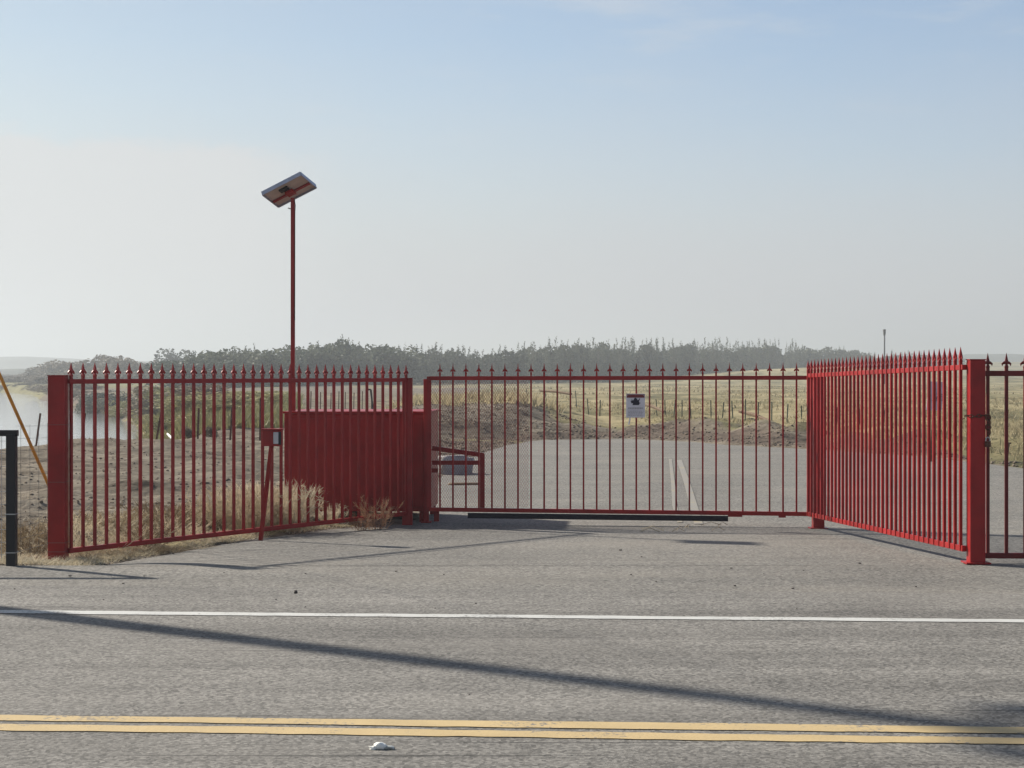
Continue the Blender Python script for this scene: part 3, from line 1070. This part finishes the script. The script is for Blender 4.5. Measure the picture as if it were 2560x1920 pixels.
GR = 'green steel stakes of the field fence'
RS = [(1290, 968, 990, 95), (1318, 972, 995, 92), (1368, 974, 1002, 88), (1443, 976, 1010, 84), (1473, 996, 1032, 66), (1499, 1000, 1040, 62),
      (1643, 998, 1028, 66), (1663, 1000, 1045, 62), (1684, 1000, 1040, 62), (1705, 1000, 1038, 61), (1728, 998, 1045, 60), (1778, 1000, 1054, 58), (1805, 1005, 1046, 58), (1833, 1003, 1056, 57),
      (1863, 998, 1059, 56), (1895, 1005, 1054, 56), (1929, 1004, 1071, 54), (1966, 1010, 1074, 53), (2005, 1014, 1079, 52), (2047, 1016, 1082, 51),
      (2092, 1018, 1086, 50), (2150, 1022, 1090, 49), (2208, 1026, 1096, 48), (2270, 1032, 1104, 47)]
for i, (px, yt, yb, Y) in enumerate(RS):
    stake(px, yt, yb, Y, tp_m, 'thin green steel stake in the dry grass field beyond the driveway' if px < 2030 else
          'thin green steel stake in the dry grass field behind the right fence wing', GR, rnd.uniform(-4, 5))
sp_ = thing('stub_post', at(2516, 1150, 33), 'short leaning dark post stub in the grass at the right edge behind the walk gate', 'post')
q0 = at(2514, 1152, 33.0); q1 = at(2520, 1108, 33.0)
MB().beam(q0 - Vector((0, 0, .1)), q1, .06, .05).build('stub', M['wood'], sp_)
MB().box((q1.x, 33.0, q1.z), (.12, .03, .03)).build('cap_bar', M['wood'], sp_)

fp = thing('mast', at(2211, 925, 220), 'thin grey mast with a small box on top rising over the far trees at right', 'mast')
m0, m1 = at(2211, 960, 220), at(2211, 834, 220)
MB().tube([m0, m1], .10, 8).build('shaft', M['mast'], fp, True)
MB().lathe([(.12, -.4), (.17, -.1), (.19, .32), (.17, .4)], (m1.x, m1.y, m1.z + .15), 8).build('head', M['mast'], fp)

# driftwood rail in the field
for (xa1, ya1, xb1, yb1, Y, lab) in ((1600, 1008, 1662, 1030, 66, 'fallen dark rail lying in the dry grass right of the warning sign'),
                                     (1850, 1028, 1930, 1056, 57, 'fallen dark rail lying in the dry grass near the right end of the field'),
                                     (1352, 977, 1428, 985, 90, 'long dark rail lying across the dry grass left of the warning sign')):
    A, B = at(xa1, ya1, Y), at(xb1, yb1, Y - 2)
    A.z = max(A.z, H(A.x, A.y)); B.z = max(B.z, H(B.x, B.y))
    o = MB().tube([A, A.lerp(B, .5) + Vector((0, 0, .04)), B], .07, 6).build('fallen_rail', M['wood'])
    tag(o, lab, 'rail')

# ------------------------------------------------------------------ concrete lump, litter, clods


def lump(name, c, d, rz, mat, seed, rough=.12, sub=4, ex=.55):
    r = np.random.default_rng(seed)
    n = sub * 2
    V, Fc = [], []
    th_ = np.linspace(0, math.pi, n + 1); ph = np.linspace(0, 2 * math.pi, 2 * n, endpoint=False)
    for t in th_:
        for p in ph:
            v = np.array([math.sin(t) * math.cos(p), math.sin(t) * math.sin(p), math.cos(t)])
            e = np.sign(v) * np.abs(v) ** ex
            k = 1 + rough * (vnoise(v[0] * 2.3 + seed, v[1] * 2.3 + v[2] * 1.7, seed) * 2)
            V.append(e * k * .5)
    V = np.array(V) * np.array(d)
    ca, sa = math.cos(rz), math.sin(rz)
    X = V[:, 0] * ca - V[:, 1] * sa; Yv = V[:, 0] * sa + V[:, 1] * ca
    V = np.stack([X, Yv, V[:, 2]], -1)
    m2 = 2 * n
    for i in range(n):
        for j in range(m2):
            Fc.append((i * m2 + j, i * m2 + (j + 1) % m2, (i + 1) * m2 + (j + 1) % m2, (i + 1) * m2 + j))
    me = mesh_np(name, V, np.array(Fc)[:, ::-1], mat, False)
    return link(name, me, None, c)


cp = at(1132, 1180, 29.5)
gz = H(cp.x, 29.5)
tag(lump('concrete_block', (cp.x, 29.5, gz + .17), (.62, .40, .34), .5, M['concrete'], 5, .16, 5, .28), 'pale broken concrete block lying at the driveway edge behind the guard frame', 'concrete block')
lz = at(1158, 1198, 27)
tag(lump('clod', (-.72, 26.6, H(-.72, 26.6) + .05), (.5, .12, .07), .1, M['wood'], 8, .2), 'dark stick lying on the driveway beside the concrete block', 'stick')

# scrap of white litter by the yellow lines
lp = thing('litter', (-2.58, 7.45, 0), 'crumpled white paper scrap with a clear tail lying below the double yellow line', 'litter')
Yl = 7.36
lx = (955 - 1280) * Yl / 4335
pm1 = lump('paper', (0, 0, 0), (.050, .030, .026), .1, M['white'], 3, .35, 5)
pm1.parent = lp; pm1.location = Vector((lx - .008, Yl, .012)) - ORG[lp.name]
pm2 = lump('paper_end', (0, 0, 0), (.036, .022, .014), -.5, M['white'], 9, .4, 4)
pm2.parent = lp; pm2.location = Vector((lx - .038, Yl - .006, .006)) - ORG[lp.name]
pm3 = lump('clear_tail', (0, 0, 0), (.05, .022, .014), -.25, plain('cloudy_film', (.34, .35, .33), .25, .5), 6, .4, 4)
pm3.parent = lp; pm3.location = Vector((lx + .036, Yl - .004, .006)) - ORG[lp.name]

PEB = [(175, 1441, 14), (36, 1473, 9), (259, 1500, 9), (308, 1459, 9), (763, 1518, 10), (764, 1435, 10), (690, 1499, 8), (1088, 1521, 9),
       (1189, 1509, 11), (1173, 1737, 9), (990, 1429, 10), (1551, 1374, 15), (1604, 1392, 11), (1578, 1437, 10), (1640, 1454, 9), (1828, 1421, 10), (1837, 1465, 13),
       (1982, 1472, 13), (1992, 1522, 9), (2150, 1409, 13), (2290, 1467, 9), (2009, 1427, 8), (1909, 1435, 7), (432, 1373, 12), (360, 1441, 8), (1110, 1437, 8), (560, 1432, 7), (1400, 1466, 8)]
for i, (px, py, s) in enumerate(PEB):
    Y = EYE * 4335 / (py - 930)
    if Y > 14.4:
        Y = (EYE - float(prof(0, Y))) * 4335 / (py - 930)
    x = (px - 1280) * Y / 4335
    d = s * .55 * Y / 4335
    o = lump('clod', (x, Y, float(prof(x, Y)) + d * .18), (d, d * .8, d * .38), i * 1.3, M['stone'], i + 20, .5, 2)
    tag(o, 'small dark clod lying on the pavement in front of the gates', 'clod', 'small clods scattered on the pavement')
Y = EYE * 4335 / (1487 - 930); x = (740 - 1280) * Y / 4335
tag(lump('clod', (x, Y, .02), (.024, .016, .022), .4, M['stone'], 77, .6, 2), 'largest dark clod, standing up on the pavement just above the white line', 'clod')

# ------------------------------------------------------------------ plants


def quads_at(C, size, rng, up=.35, aspect=.6):
    n = len(C)
    a = rng.normal(size=(n, 3)); a /= np.linalg.norm(a, axis=1)[:, None]
    b = rng.normal(size=(n, 3)); b[:, 2] += up
    b -= (b * a).sum(1)[:, None] * a; b /= np.linalg.norm(b, axis=1)[:, None]
    s = (size * rng.uniform(.6, 1.4, n))[:, None]
    a = a * s * aspect; b = b * s
    V = np.stack([C - b, C + a * .9, C + b, C - a * .9], 1).reshape(-1, 3)
    return V, np.arange(4 * n).reshape(-1, 4)


def crown_thicket(seed, n=760, shoots=7, spread=.20, leaf=.028):
    r = np.random.default_rng(seed)
    C = []
    for k in range(shoots):
        dx_, dy_ = r.normal(0, spread * .55, 2)
        top = r.uniform(.62, .84) if k > 1 else r.uniform(.9, 1.0)
        m = int(n / shoots)
        t = r.beta(1.1, 1.25, m)
        rad = (.10 * (1 - t) ** .7 + .036 * (1 - .6 * t)) * (1 if k > 1 else .85)
        ang = r.uniform(0, 2 * math.pi, m); q = np.sqrt(r.uniform(0, 1, m))
        lean = r.normal(0, .11, 2)
        C.append(np.stack([dx_ + lean[0] * t + rad * q * np.cos(ang), dy_ + lean[1] * t + rad * q * np.sin(ang), .03 + t * top * .97], -1))
        m2 = 16
        t2 = r.uniform(.8, 1.0, m2)
        C.append(np.stack([dx_ + lean[0] * t2 + r.normal(0, .022, m2), dy_ + lean[1] * t2 + r.normal(0, .022, m2), t2 * top * 1.05], -1))
    return quads_at(np.concatenate(C), leaf, r, .6)


def crown_round(seed, n=1100, leaf=.04, blobs=9, flat=.8):
    r = np.random.default_rng(seed)
    C = []
    for k in range(blobs):
        an = r.uniform(0, 2 * math.pi); q = math.sqrt(r.uniform(0, 1)) * .32
        cz_ = r.uniform(.30, .72)
        br_ = r.uniform(.16, .27)
        m = n // blobs
        d = r.normal(size=(m, 3)); d /= np.linalg.norm(d, axis=1)[:, None]
        d *= (br_ * r.uniform(.45, 1.0, m) ** .5)[:, None]
        c = np.array([q * math.cos(an), q * math.sin(an), cz_ * flat]) + d
        C.append(c)
    m = n // 5
    C.append(np.stack([r.normal(0, .22, m), r.normal(0, .22, m), r.uniform(.02, .4, m)], -1))
    C = np.concatenate(C)
    C[:, 2] = np.abs(C[:, 2])
    C[:, 2] /= C[:, 2].max()
    return quads_at(C, leaf, r, .2, .8)


def trunk_mesh(seed, mat, n=3, hh=.75, rad=.012, spread=.1):
    r = random.Random(seed)
    mb = MB()
    for k in range(n):
        x, y = r.uniform(-spread, spread), r.uniform(-spread, spread)
        mb.tube([(x * .3, y * .3, -.05), (x * .7, y * .7, hh * .5), (x, y, hh * r.uniform(.9, 1.15))], [rad, rad * .7, rad * .25], 4)
    return mb.mesh('trunk', mat, True)


BUSHY = [mesh_np('crown', *crown_round(210 + i, 1500, .042, 11, 1.0), M['tree'], False) for i in range(4)]
BUSHYF = [mesh_np('crown', *crown_round(220 + i, 1500, .042, 11, 1.0), M['tree_far'], False) for i in range(4)]
THICK = [mesh_np('crown', *crown_thicket(100 + i, 1500, 10 + i % 3, .30, .024), M['tree'], False) for i in range(5)]
THICKF = [mesh_np('crown', *crown_thicket(140 + i, 1200, 11, .33, .023), M['tree_far'], False) for i in range(4)]
ROUND = [mesh_np('crown', *crown_round(170 + i, 1300), M['shrub'], False) for i in range(4)]
ROUNDT = [mesh_np('crown', *crown_round(180 + i, 1300), M['tree_far'], False) for i in range(2)]
WILLOW = [mesh_np('crown', *crown_round(190 + i, 1200, .036), M['willow'], False) for i in range(3)]
TRUNK = [trunk_mesh(30 + i, M['bark']) for i in range(4)]


def tree(name, X, Y, h, w, crown, trunk, label, cat, group, zoff=0):
    z = H(X, Y) + zoff
    r = bpy.data.objects.new(name, None); COL.objects.link(r)
    r.location = (X, Y, z); r.rotation_euler = (0, 0, rnd.uniform(0, 6.28))
    r.scale = (w, w, h)
    tag(r, label, cat, group)
    link('crown', crown, r); link('trunk', trunk, r)
    return r


TOPX = [465, 488, 505, 529, 545, 570, 590, 625, 640, 655, 680, 708, 730, 757, 785, 810, 842, 871, 900, 946, 1023, 1060, 1119, 1146, 1196, 1234, 1311, 1396, 1445, 1518, 1595, 1680, 1769, 1831, 1938, 1979, 2041, 2102, 2164, 2259, 2308, 2411]
TOPY = [893, 877, 884, 865, 880, 869, 880, 851, 875, 866, 888, 866, 873, 862, 872, 857, 845, 852, 866, 860, 862, 870, 859, 866, 877, 870, 862, 848, 847, 846, 847, 848, 848, 854, 851, 858, 864, 868, 879, 880, 883, 884]


def line_Y(px): return np.interp(px, [440, 1000, 1400, 1800, 2100, 2400], [235, 290, 330, 420, 520, 700])


labs = [('tall leafy thicket tree in the dark row behind the left fence and cabinet', 'thicket trees behind the left fence'),
        ('spindly grey green tree in the long row behind the sliding gate', 'thicket trees behind the sliding gate'),
        ('low hazy tree in the far row behind the right fence wing', 'hazy trees behind the right fence wing')]
px = 452.0
i = 0
while px < 2390:
    for row in range(3):
        jx = px + rnd.uniform(-13, 13)
        Y = float(line_Y(jx)) * (1 + .035 * row) + rnd.uniform(-4, 4)
        X = (jx - 1280) * Y / 4335
        sec = 0 if jx < 1050 else 1 if jx < 2030 else 2
        bushy = row == 1 or rnd.random() < (.30 if sec == 0 else .12)
        ytop = float(np.interp(jx, TOPX, TOPY)) + (rnd.uniform(-9, 9) if not bushy else rnd.uniform(-2, 24) if sec == 0 else rnd.uniform(9, 30) if sec == 1 else rnd.uniform(1, 12))
        zt = EYE - (ytop - 930) * Y / 4335
        h = zt - H(X, Y)
        if h < .8: continue
        w = {0: 5.6, 1: 5.6, 2: 7.0}[sec] * rnd.uniform(.85, 1.25)
        cm = (BUSHY[(i + row) % 4] if sec == 0 else BUSHYF[(i * 3 + row) % 4]) if bushy else (THICK[(i * 3 + row) % 5] if sec == 0 else THICKF[(i + row) % 4])
        w *= 1.35 if bushy else 1.0
        tree('thicket_tree', X, Y, h, w, cm, TRUNK[i % 4], labs[sec][0], 'tree', labs[sec][1])
    px += 30 if px < 1050 else 27 if px < 2030 else 30
    i += 1

# round hazy tree and the river thicket
p = at(436, 950, 420)
tree('round_tree', p.x, 420, EYE + 58 * 420 / 4335 - H(p.x, 420), 10.5, ROUNDT[0], TRUNK[0], 'round-headed hazy blue tree standing alone left of the dark thicket row', 'tree', None)
RB = [(22, 950, 325, 9), (78, 934, 300, 10), (112, 914, 270, 9), (150, 900, 250, 9), (195, 902, 240, 8), (232, 897, 235, 8), (262, 886, 230, 7), (300, 890, 225, 8), (330, 900, 220, 8), (362, 905, 235, 8),
      (398, 902, 260, 9), (96, 930, 240, 8), (140, 935, 220, 8), (185, 930, 205, 8), (238, 935, 190, 7), (285, 925, 200, 8), (330, 925, 205, 8), (375, 928, 215, 8), (415, 925, 220, 8), (450, 918, 225, 8),
      (52, 938, 285, 7), (130, 908, 262, 7), (172, 905, 245, 6), (212, 906, 238, 6), (248, 900, 233, 6), (282, 893, 228, 6), (315, 898, 222, 6), (346, 905, 228, 7), (380, 906, 248, 7), (418, 908, 250, 7), (235, 1000, 152, 3.2), (262, 985, 150, 4), (215, 1015, 156, 2.5), (300, 985, 140, 3.5)]
for i, (px, yt, Y, w) in enumerate(RB):
    if i < 30: Y, w = Y * 1.6, w * 1.15
    X = (px - 1280) * Y / 4335
    b_ = max(H(X, Y), -2.0)
    h = EYE - (yt - 930) * Y / 4335 - b_
    front = i >= 30
    o = tree('river_shrub', X, Y, max(h, 1.5), w, ROUND[i % 4] if not front else ROUNDT[i % 2], TRUNK[i % 4],
             'dark low bush at the water edge seen behind the left fence' if front else 'grey brown hazy shrub in the thicket across the river', 'shrub',
             'dark bushes at the water edge' if front else 'hazy shrubs across the river')
    if H(X, Y) < -2: o.location.z = -2.1
SB = [(-25, 345, 940, 9), (5, 342, 938, 9), (30, 350, 940, 9), (58, 338, 936, 9), (84, 330, 936, 9), (108, 306, 938, 8), (130, 274, 940, 8), (152, 252, 945, 7), (175, 228, 950, 7), (202, 208, 956, 6), (-30, 322, 966, 10), (0, 318, 965, 10), (35, 312, 963, 10), (62, 296, 956, 9), (88, 270, 958, 9), (108, 240, 962, 8), (124, 214, 965, 7), (142, 200, 968, 7), (160, 190, 970, 7), (182, 178, 974, 6),
      (204, 166, 978, 5.5), (226, 158, 985, 5), (250, 146, 992, 4.5), (272, 138, 998, 4), (294, 130, 1000, 3.6), (312, 122, 1008, 3.2), (328, 114, 1016, 3), (340, 106, 1030, 2.6), (348, 98, 1045, 2.2), (356, 90, 1058, 1.8)]
for i, (px, Y, yt, w) in enumerate([q for a_ in SB for q in (a_, (a_[0] + 11, a_[1] * .985, a_[2] + 5, a_[3] * .9))]):
    X = (px - 1280) * Y / 4335 + .8
    b_ = max(H(X, Y), -2.05)
    h = EYE - (yt - 930) * Y / 4335 - b_
    o = tree('shore_shrub', X, Y, h, max(w * .62, h * .9), ROUND[i % 4] if i < 46 else WILLOW[i % 3], TRUNK[i % 4], 'low grey brown bush overhanging the far shore of the river' if i < 32 else 'low scrubby bush lining the near shore of the river',
             'shrub', 'bushes along the far shore' if i < 32 else 'bushes along the near shore')
    o.location.z = b_ - .1
WB = [(405, 965, 118, 3.2), (436, 968, 110, 3.4), (470, 972, 104, 3.4), (505, 960, 100, 3.2), (540, 978, 96, 3.0), (575, 980, 100, 3.0), (612, 984, 104, 3.2), (648, 990, 100, 3.0), (690, 1000, 96, 2.8),
      (455, 1010, 80, 2.4), (500, 1018, 76, 2.2), (545, 1012, 78, 2.2), (590, 1022, 74, 2.2), (640, 1020, 80, 2.4), (690, 1025, 82, 2.2), (385, 985, 112, 2.8), (355, 1000, 118, 2.6), (430, 1040, 66, 1.6), (560, 1045, 64, 1.6), (490, 1050, 62, 1.4)]
for i, (px, yt, Y, w) in enumerate(WB):
    X = (px - 1280) * Y / 4335
    h = EYE - (yt - 930) * Y / 4335 - H(X, Y)
    brown = i in (3, 15, 16, 0)
    tree('willow_shrub', X, Y, max(h, .6), w * 1.25, ROUND[i % 4] if brown else WILLOW[i % 3], TRUNK[i % 4],
         'brownish shrub among the yellow green bushes behind the left fence' if brown else 'yellow green willow bush on the bank seen through the left fence', 'shrub',
         'brownish bank shrubs' if brown else 'yellow green bank bushes')
for px, yt, yb, Y, w, lab in ((528, 1072, 1086, 46, .8, 'small dark round weed at the foot of the rightmost bank bushes'),
                              (470, 1078, 1092, 45, .9, 'small dark weed heap on the bank beside the driftwood')):
    p = at(px, yb, Y)
    tree('bank_weed', p.x, Y, .35, w * .6, ROUND[1], TRUNK[1], lab, 'weed', None)
o = MB().tube([at(419, 1085, 43), at(432, 1098, 42.5)], .03, 6).build('pale_stick', M['white'])
tag(o, 'pale bleached stick lying on the bank near the water', 'stick')


def dry_weed(seed, stems=26, h=.6, spread=.35, twigs=6):
    """dry plant of thin tapering stems with side twigs"""
    r = random.Random(seed)
    V, Fc = [], []

    def blade(a, b, w):
        d = (b - a)
        s = d.cross(Vector((r.uniform(-1, 1), r.uniform(-1, 1), r.uniform(-.2, .2))))
        if s.length < 1e-5: return
        s = s.normalized() * w
        n = len(V)
        V.extend([tuple(a - s), tuple(a + s), tuple(b + s * .4), tuple(b - s * .4)])
        Fc.append((n, n + 1, n + 2, n + 3))
    for k in range(stems):
        an = r.uniform(0, 6.28); q = r.uniform(0, .18)
        a = Vector((q * math.cos(an), q * math.sin(an), -.03))
        hh = h * r.uniform(.45, 1)
        out = spread * r.uniform(.2, 1.2)
        prev = a
        segs = 4
        for j in range(1, segs + 1):
            t = j / segs
            p = a + Vector((math.cos(an) * out * t ** 1.3, math.sin(an) * out * t ** 1.3, hh * t * (1.1 - .1 * t))) + Vector((r.gauss(0, .015), r.gauss(0, .015), 0))
            blade(prev, p, .004 * (1.2 - .6 * t))
            for tw in range(max(1, int(twigs * t))):
                e = p + Vector((r.gauss(0, 1), r.gauss(0, 1), r.gauss(.35, .7))).normalized() * r.uniform(.03, .12) * (h / .6)
                blade(prev.lerp(p, r.random()), e, .0035)
            prev = p
    return V, Fc


def weed_mesh(seed, mat, **k):
    V, Fc = dry_weed(seed, **k)
    return mesh_np('stems', np.array(V), np.array(Fc), mat)


WM = [weed_mesh(50 + i, M['dry'], stems=60, h=.6, spread=.28) for i in range(3)]
WL = [weed_mesh(60 + i, M['dry'], stems=40, h=.30, spread=.30, twigs=5) for i in range(3)]
WR = [weed_mesh(70, M['dryred'], stems=34, h=.5, spread=.30, twigs=9)]
WD = [weed_mesh(80 + i, M['drydark'], stems=60, h=.4, spread=.34, twigs=6) for i in range(2)]


def weed(mesh, X, Y, s, label, group, name='dry_weed', sz=None):
    z = H(X, Y)
    if pave(np.array([X]), np.array([Y]))[0] > 0: z = float(prof(X, Y))
    o = link(name, mesh, None, (X, Y, z))
    o.rotation_euler = (0, 0, rnd.uniform(0, 6.28)); o.scale = (s, s, sz or s)
    tag(o, label, 'weed', group)


def fy(px):                                        # where the left fence stands for a column of the photograph
    r = (px - 1280) / 4335
    k = (-3.954 - r * 15.55) / (r * 4.05 - 2.756)
    return 15.55 + 4.05 * k


# tall straw behind the fence left of the cabinet
for i in range(19):
    px = rnd.uniform(535, 735)
    Y = fy(px) + rnd.uniform(.35, 2.0)
    X = (px - 1280) * Y / 4335
    if X > -2.75 and Y > 19.9: Y = 19.7
    weed(WM[i % 3], X, Y, rnd.uniform(.65, 1.0), 'tall straw coloured dry weed behind the left fence near the keypad box', 'tall dry weeds behind the left fence')
for i in range(44):
    px = rnd.uniform(185, 560)
    Y = fy(px) + rnd.uniform(.3, 2.6)
    X = (px - 1280) * Y / 4335
    weed((WL[i % 3] if i % 4 else WD[i % 2]), X, Y, rnd.uniform(.5, 1.0), 'low dry weed along the inner foot of the left fence', 'low dry weeds behind the left fence')
for i in range(34):
    px = rnd.uniform(190, 860)
    Y = fy(px) - rnd.uniform(.05, .40)
    X = (px - 1280) * Y / 4335
    if pave(np.array([X]), np.array([Y]))[0] > .03: continue
    weed((WL[i % 3] if i % 3 else WD[i % 2]), X, Y, rnd.uniform(.28, .46), 'short flattened dry weed between pavement and left fence', 'flattened weeds at the pavement edge', sz=rnd.uniform(.10, .2))
for i in range(14):
    px = rnd.uniform(48, 122)
    Y = rnd.uniform(15.7, 17.2)
    X = (px - 1280) * Y / 4335
    weed(WD[i % 2] if i % 3 else WL[i % 3], X, Y, rnd.uniform(.5, .8), 'dark dry bush between the black frame and the thick red post', 'dark dry bushes at the left post')
# tumbleweed and straw tuft under the cabinet
Yt = 19.0
weed(WR[0], (945 - 1280) * Yt / 4335, Yt - .02, .6, 'russet tumbleweed caught against the fence before the red cabinet', None, 'tumbleweed', .72)
weed(WR[0], (905 - 1280) * 18.7 / 4335, 18.75, .5, 'smaller russet dry weed just left of the tumbleweed', None, 'dry_weed', .36)
Yt = 19.3
weed(WM[0], (825 - 1280) * Yt / 4335, Yt, .5, 'leaning straw tuft under the middle of the red cabinet', None, 'straw_tuft', .42)
# pale twigs blown on the driveway before the gate
for i in range(9):
    px, py = rnd.uniform(1640, 1800), rnd.uniform(1310, 1334)
    Y = 1.715 * 4335 / (py - 930); x = (px - 1280) * Y / 4335
    a1 = rnd.uniform(0, 3.1)
    L_ = rnd.uniform(.12, .3)
    o = MB().tube([(x, Y, -.11), (x + L_ * .5 * math.cos(a1), Y + L_ * .5 * math.sin(a1), -.07), (x + L_ * math.cos(a1), Y + L_ * math.sin(a1), -.108)], .0035, 4).build('twig', M['dry'])
    tag(o, 'thin pale straw twig on the driveway below the sliding gate', 'twig', 'straw twigs below the gate')


def blades(name, X, Y, hgt, wid, mat, seed, leanv=.5):
    r = np.random.default_rng(seed)
    n = len(X)
    Z = hz(X, Y)
    ang = r.uniform(0, 2 * math.pi, n)
    dx_, dy_ = np.cos(ang), np.sin(ang)
    h = hgt * r.uniform(.5, 1.3, n); w = wid * r.uniform(.6, 1.3, n)
    lx_, ly_ = r.normal(0, leanv, n) * h, r.normal(0, leanv, n) * h
    V = np.stack([np.stack([X - dx_ * w, Y - dy_ * w, Z - .02], -1), np.stack([X + dx_ * w, Y + dy_ * w, Z - .02], -1),
                  np.stack([X + lx_, Y + ly_, Z + h], -1)], 1).reshape(-1, 3)
    return tag(link(name, mesh_np(name, V, np.arange(3 * n).reshape(-1, 3), mat)), kind='stuff')


# grass of the field, of the berm and the pavement edge
r = np.random.default_rng(5)
n = 34000
Y = 46 * (260 / 46) ** (r.uniform(0, 1, n) ** 1.3)
X = r.uniform(-.06, .36, n) * Y
k = (pave(X, Y) < -3.0) & ((X > 1.2) | (Y > 51)) & (X > -4) & (vnoise(X / 7, Y / 16, 61) + .7 * vnoise(X / 2, Y / 6, 62) > .05)
blades('dry_grass', X[k], Y[k], .11 + .0006 * Y[k], .012 + .00035 * Y[k], M['fieldgrass'], 6)
n = 9000
X = r.uniform(8.3, 16, n); Y = r.uniform(28, 50, n)
k = pave(X, Y) < -.9
blades('dry_grass', X[k], Y[k], .15, .02, M['fieldgrass'], 7)
n = 4500
X = r.uniform(-4.2, 1.6, n); Y = r.uniform(49.5, 60, n)
k = (pave(X, Y) < -.6) & (vnoise(X / 1.1, Y / 2.5, 63) > -.22)
blades('dry_grass', X[k], Y[k], .26, .03, M['fieldgrass'], 8)
n = 60000
Y = r.uniform(50, 130, n); X = Y * r.uniform(-.26, -.122, n)
k = (river_mask(X, Y) < 2.2) & (vnoise(X / 5, Y / 8, 71) > -.25)
blades('green_grass', X[k], Y[k], .38, .05, M['willow'], 9)
n = 9000
Y = r.uniform(14.5, 19.3, n); fx = np.interp(Y, [15.55, 19.6], [-3.954, -1.198])
X = fx + r.normal(0, .45, n) - .1
k = (pave(X, Y) < -.02) & (vnoise(X / .4, Y / .4, 77) > -.22)
blades('dry_grass', X[k], Y[k], .055, .006, M['dry'], 10, 1.6)
n = 3200
Y = r.uniform(14.6, 17.5, n); X = r.uniform(-6.5, -3.9, n)
k = (pave(X, Y) < -.02)
blades('dry_grass', X[k], Y[k], .06, .006, M['dry'], 12, 1.5)


n = 5000
Y = 16 + 28 * r.uniform(0, 1, n) ** 1.3; X = r.uniform(-.30, -.05, n) * Y
k = (pave(X, Y) < -.5) & (river_mask(X, Y) < -.5) & (X < np.interp(Y, [15.5, 19.6, 22], [-3.9, -1.2, -1.2]) - .3) & (vnoise(X / 1.5, Y / 2, 91) > .05)
blades('dry_straw', X[k], Y[k], .05, .006, M['dry'], 18, 1.8)


def clods(name, X, Y, s, seed):
    r = np.random.default_rng(seed)
    n = len(X)
    Z = hz(X, Y)
    base = np.array([(1, 0, 0), (-1, 0, 0), (0, 1, 0), (0, -1, 0), (0, 0, 1), (0, 0, -1)], float)
    tri = np.array([(0, 2, 4), (2, 1, 4), (1, 3, 4), (3, 0, 4), (2, 0, 5), (1, 2, 5), (3, 1, 5), (0, 3, 5)])
    V = base[None] * r.uniform(.5, 1.3, (n, 6, 1)) * (s * r.uniform(.4, 1.5, n))[:, None, None]
    a = r.uniform(0, 6.28, n); ca, sa = np.cos(a)[:, None], np.sin(a)[:, None]
    V = np.stack([V[..., 0] * ca - V[..., 1] * sa, V[..., 0] * sa + V[..., 1] * ca, V[..., 2] * .7], -1)
    V += np.stack([X, Y, Z + s * .15], -1)[:, None]
    Fc = (np.arange(n)[:, None, None] * 6 + tri[None]).reshape(-1, 3)
    tag(link(name, mesh_np(name, V.reshape(-1, 3), Fc, M['clod'])), kind='stuff')


n = 26000
Y = r.uniform(26, 52, n); X = r.uniform(-3.6, 12, n)
d = pave(X, Y)
k = (d < -.05) & (d > -3.0 - .5 * (X < 1)) & ((X < 7.4) | (d > -.5)) & (r.uniform(0, 1, n) < np.exp(d * .55))
clods('soil_clods', X[k], Y[k], .032, 13)
n = 9000
Y = r.uniform(34, 52, n); X = r.uniform(-4.2, 2.2, n)
k = (pave(X, Y) < -.3) & (vnoise(X / 1.5, Y / 2, 83) > -.2)
clods('soil_clods', X[k], Y[k], .028, 15)
n = 2800
Y = 15 + 30 * r.uniform(0, 1, n) ** 1.4; X = r.uniform(-.30, -.06, n) * Y
k = (pave(X, Y) < -.4) & (river_mask(X, Y) < -.5) & (X < np.interp(Y, [15.5, 19.6, 22], [-3.9, -1.2, -1.2]) - .3)
clods('soil_clods', X[k], Y[k], .026, 14)

# ------------------------------------------------------------------ haze


def build_haze():
    m = bpy.data.materials.new('haze_air'); m.use_nodes = True
    nt = m.node_tree; nt.nodes.clear()
    out = nt.nodes.new('ShaderNodeOutputMaterial')
    pv = nt.nodes.new('ShaderNodeVolumePrincipled')
    pv.inputs['Color'].default_value = (.585, .63, .675, 1)
    pv.inputs['Density'].default_value = HAZE
    pv.inputs['Anisotropy'].default_value = .35
    nt.links.new(pv.outputs[0], out.inputs['Volume'])
    mb = MB().quadbox([(-3300, -60, -6), (3300, -60, -6), (3300, 5400, -6), (-3300, 5400, -6), (-3300, -60, 60), (3300, -60, 60), (3300, 5400, 60), (-3300, 5400, 60)])
    tag(mb.build('haze', m), kind='stuff')


HAZE = .00085
build_haze()
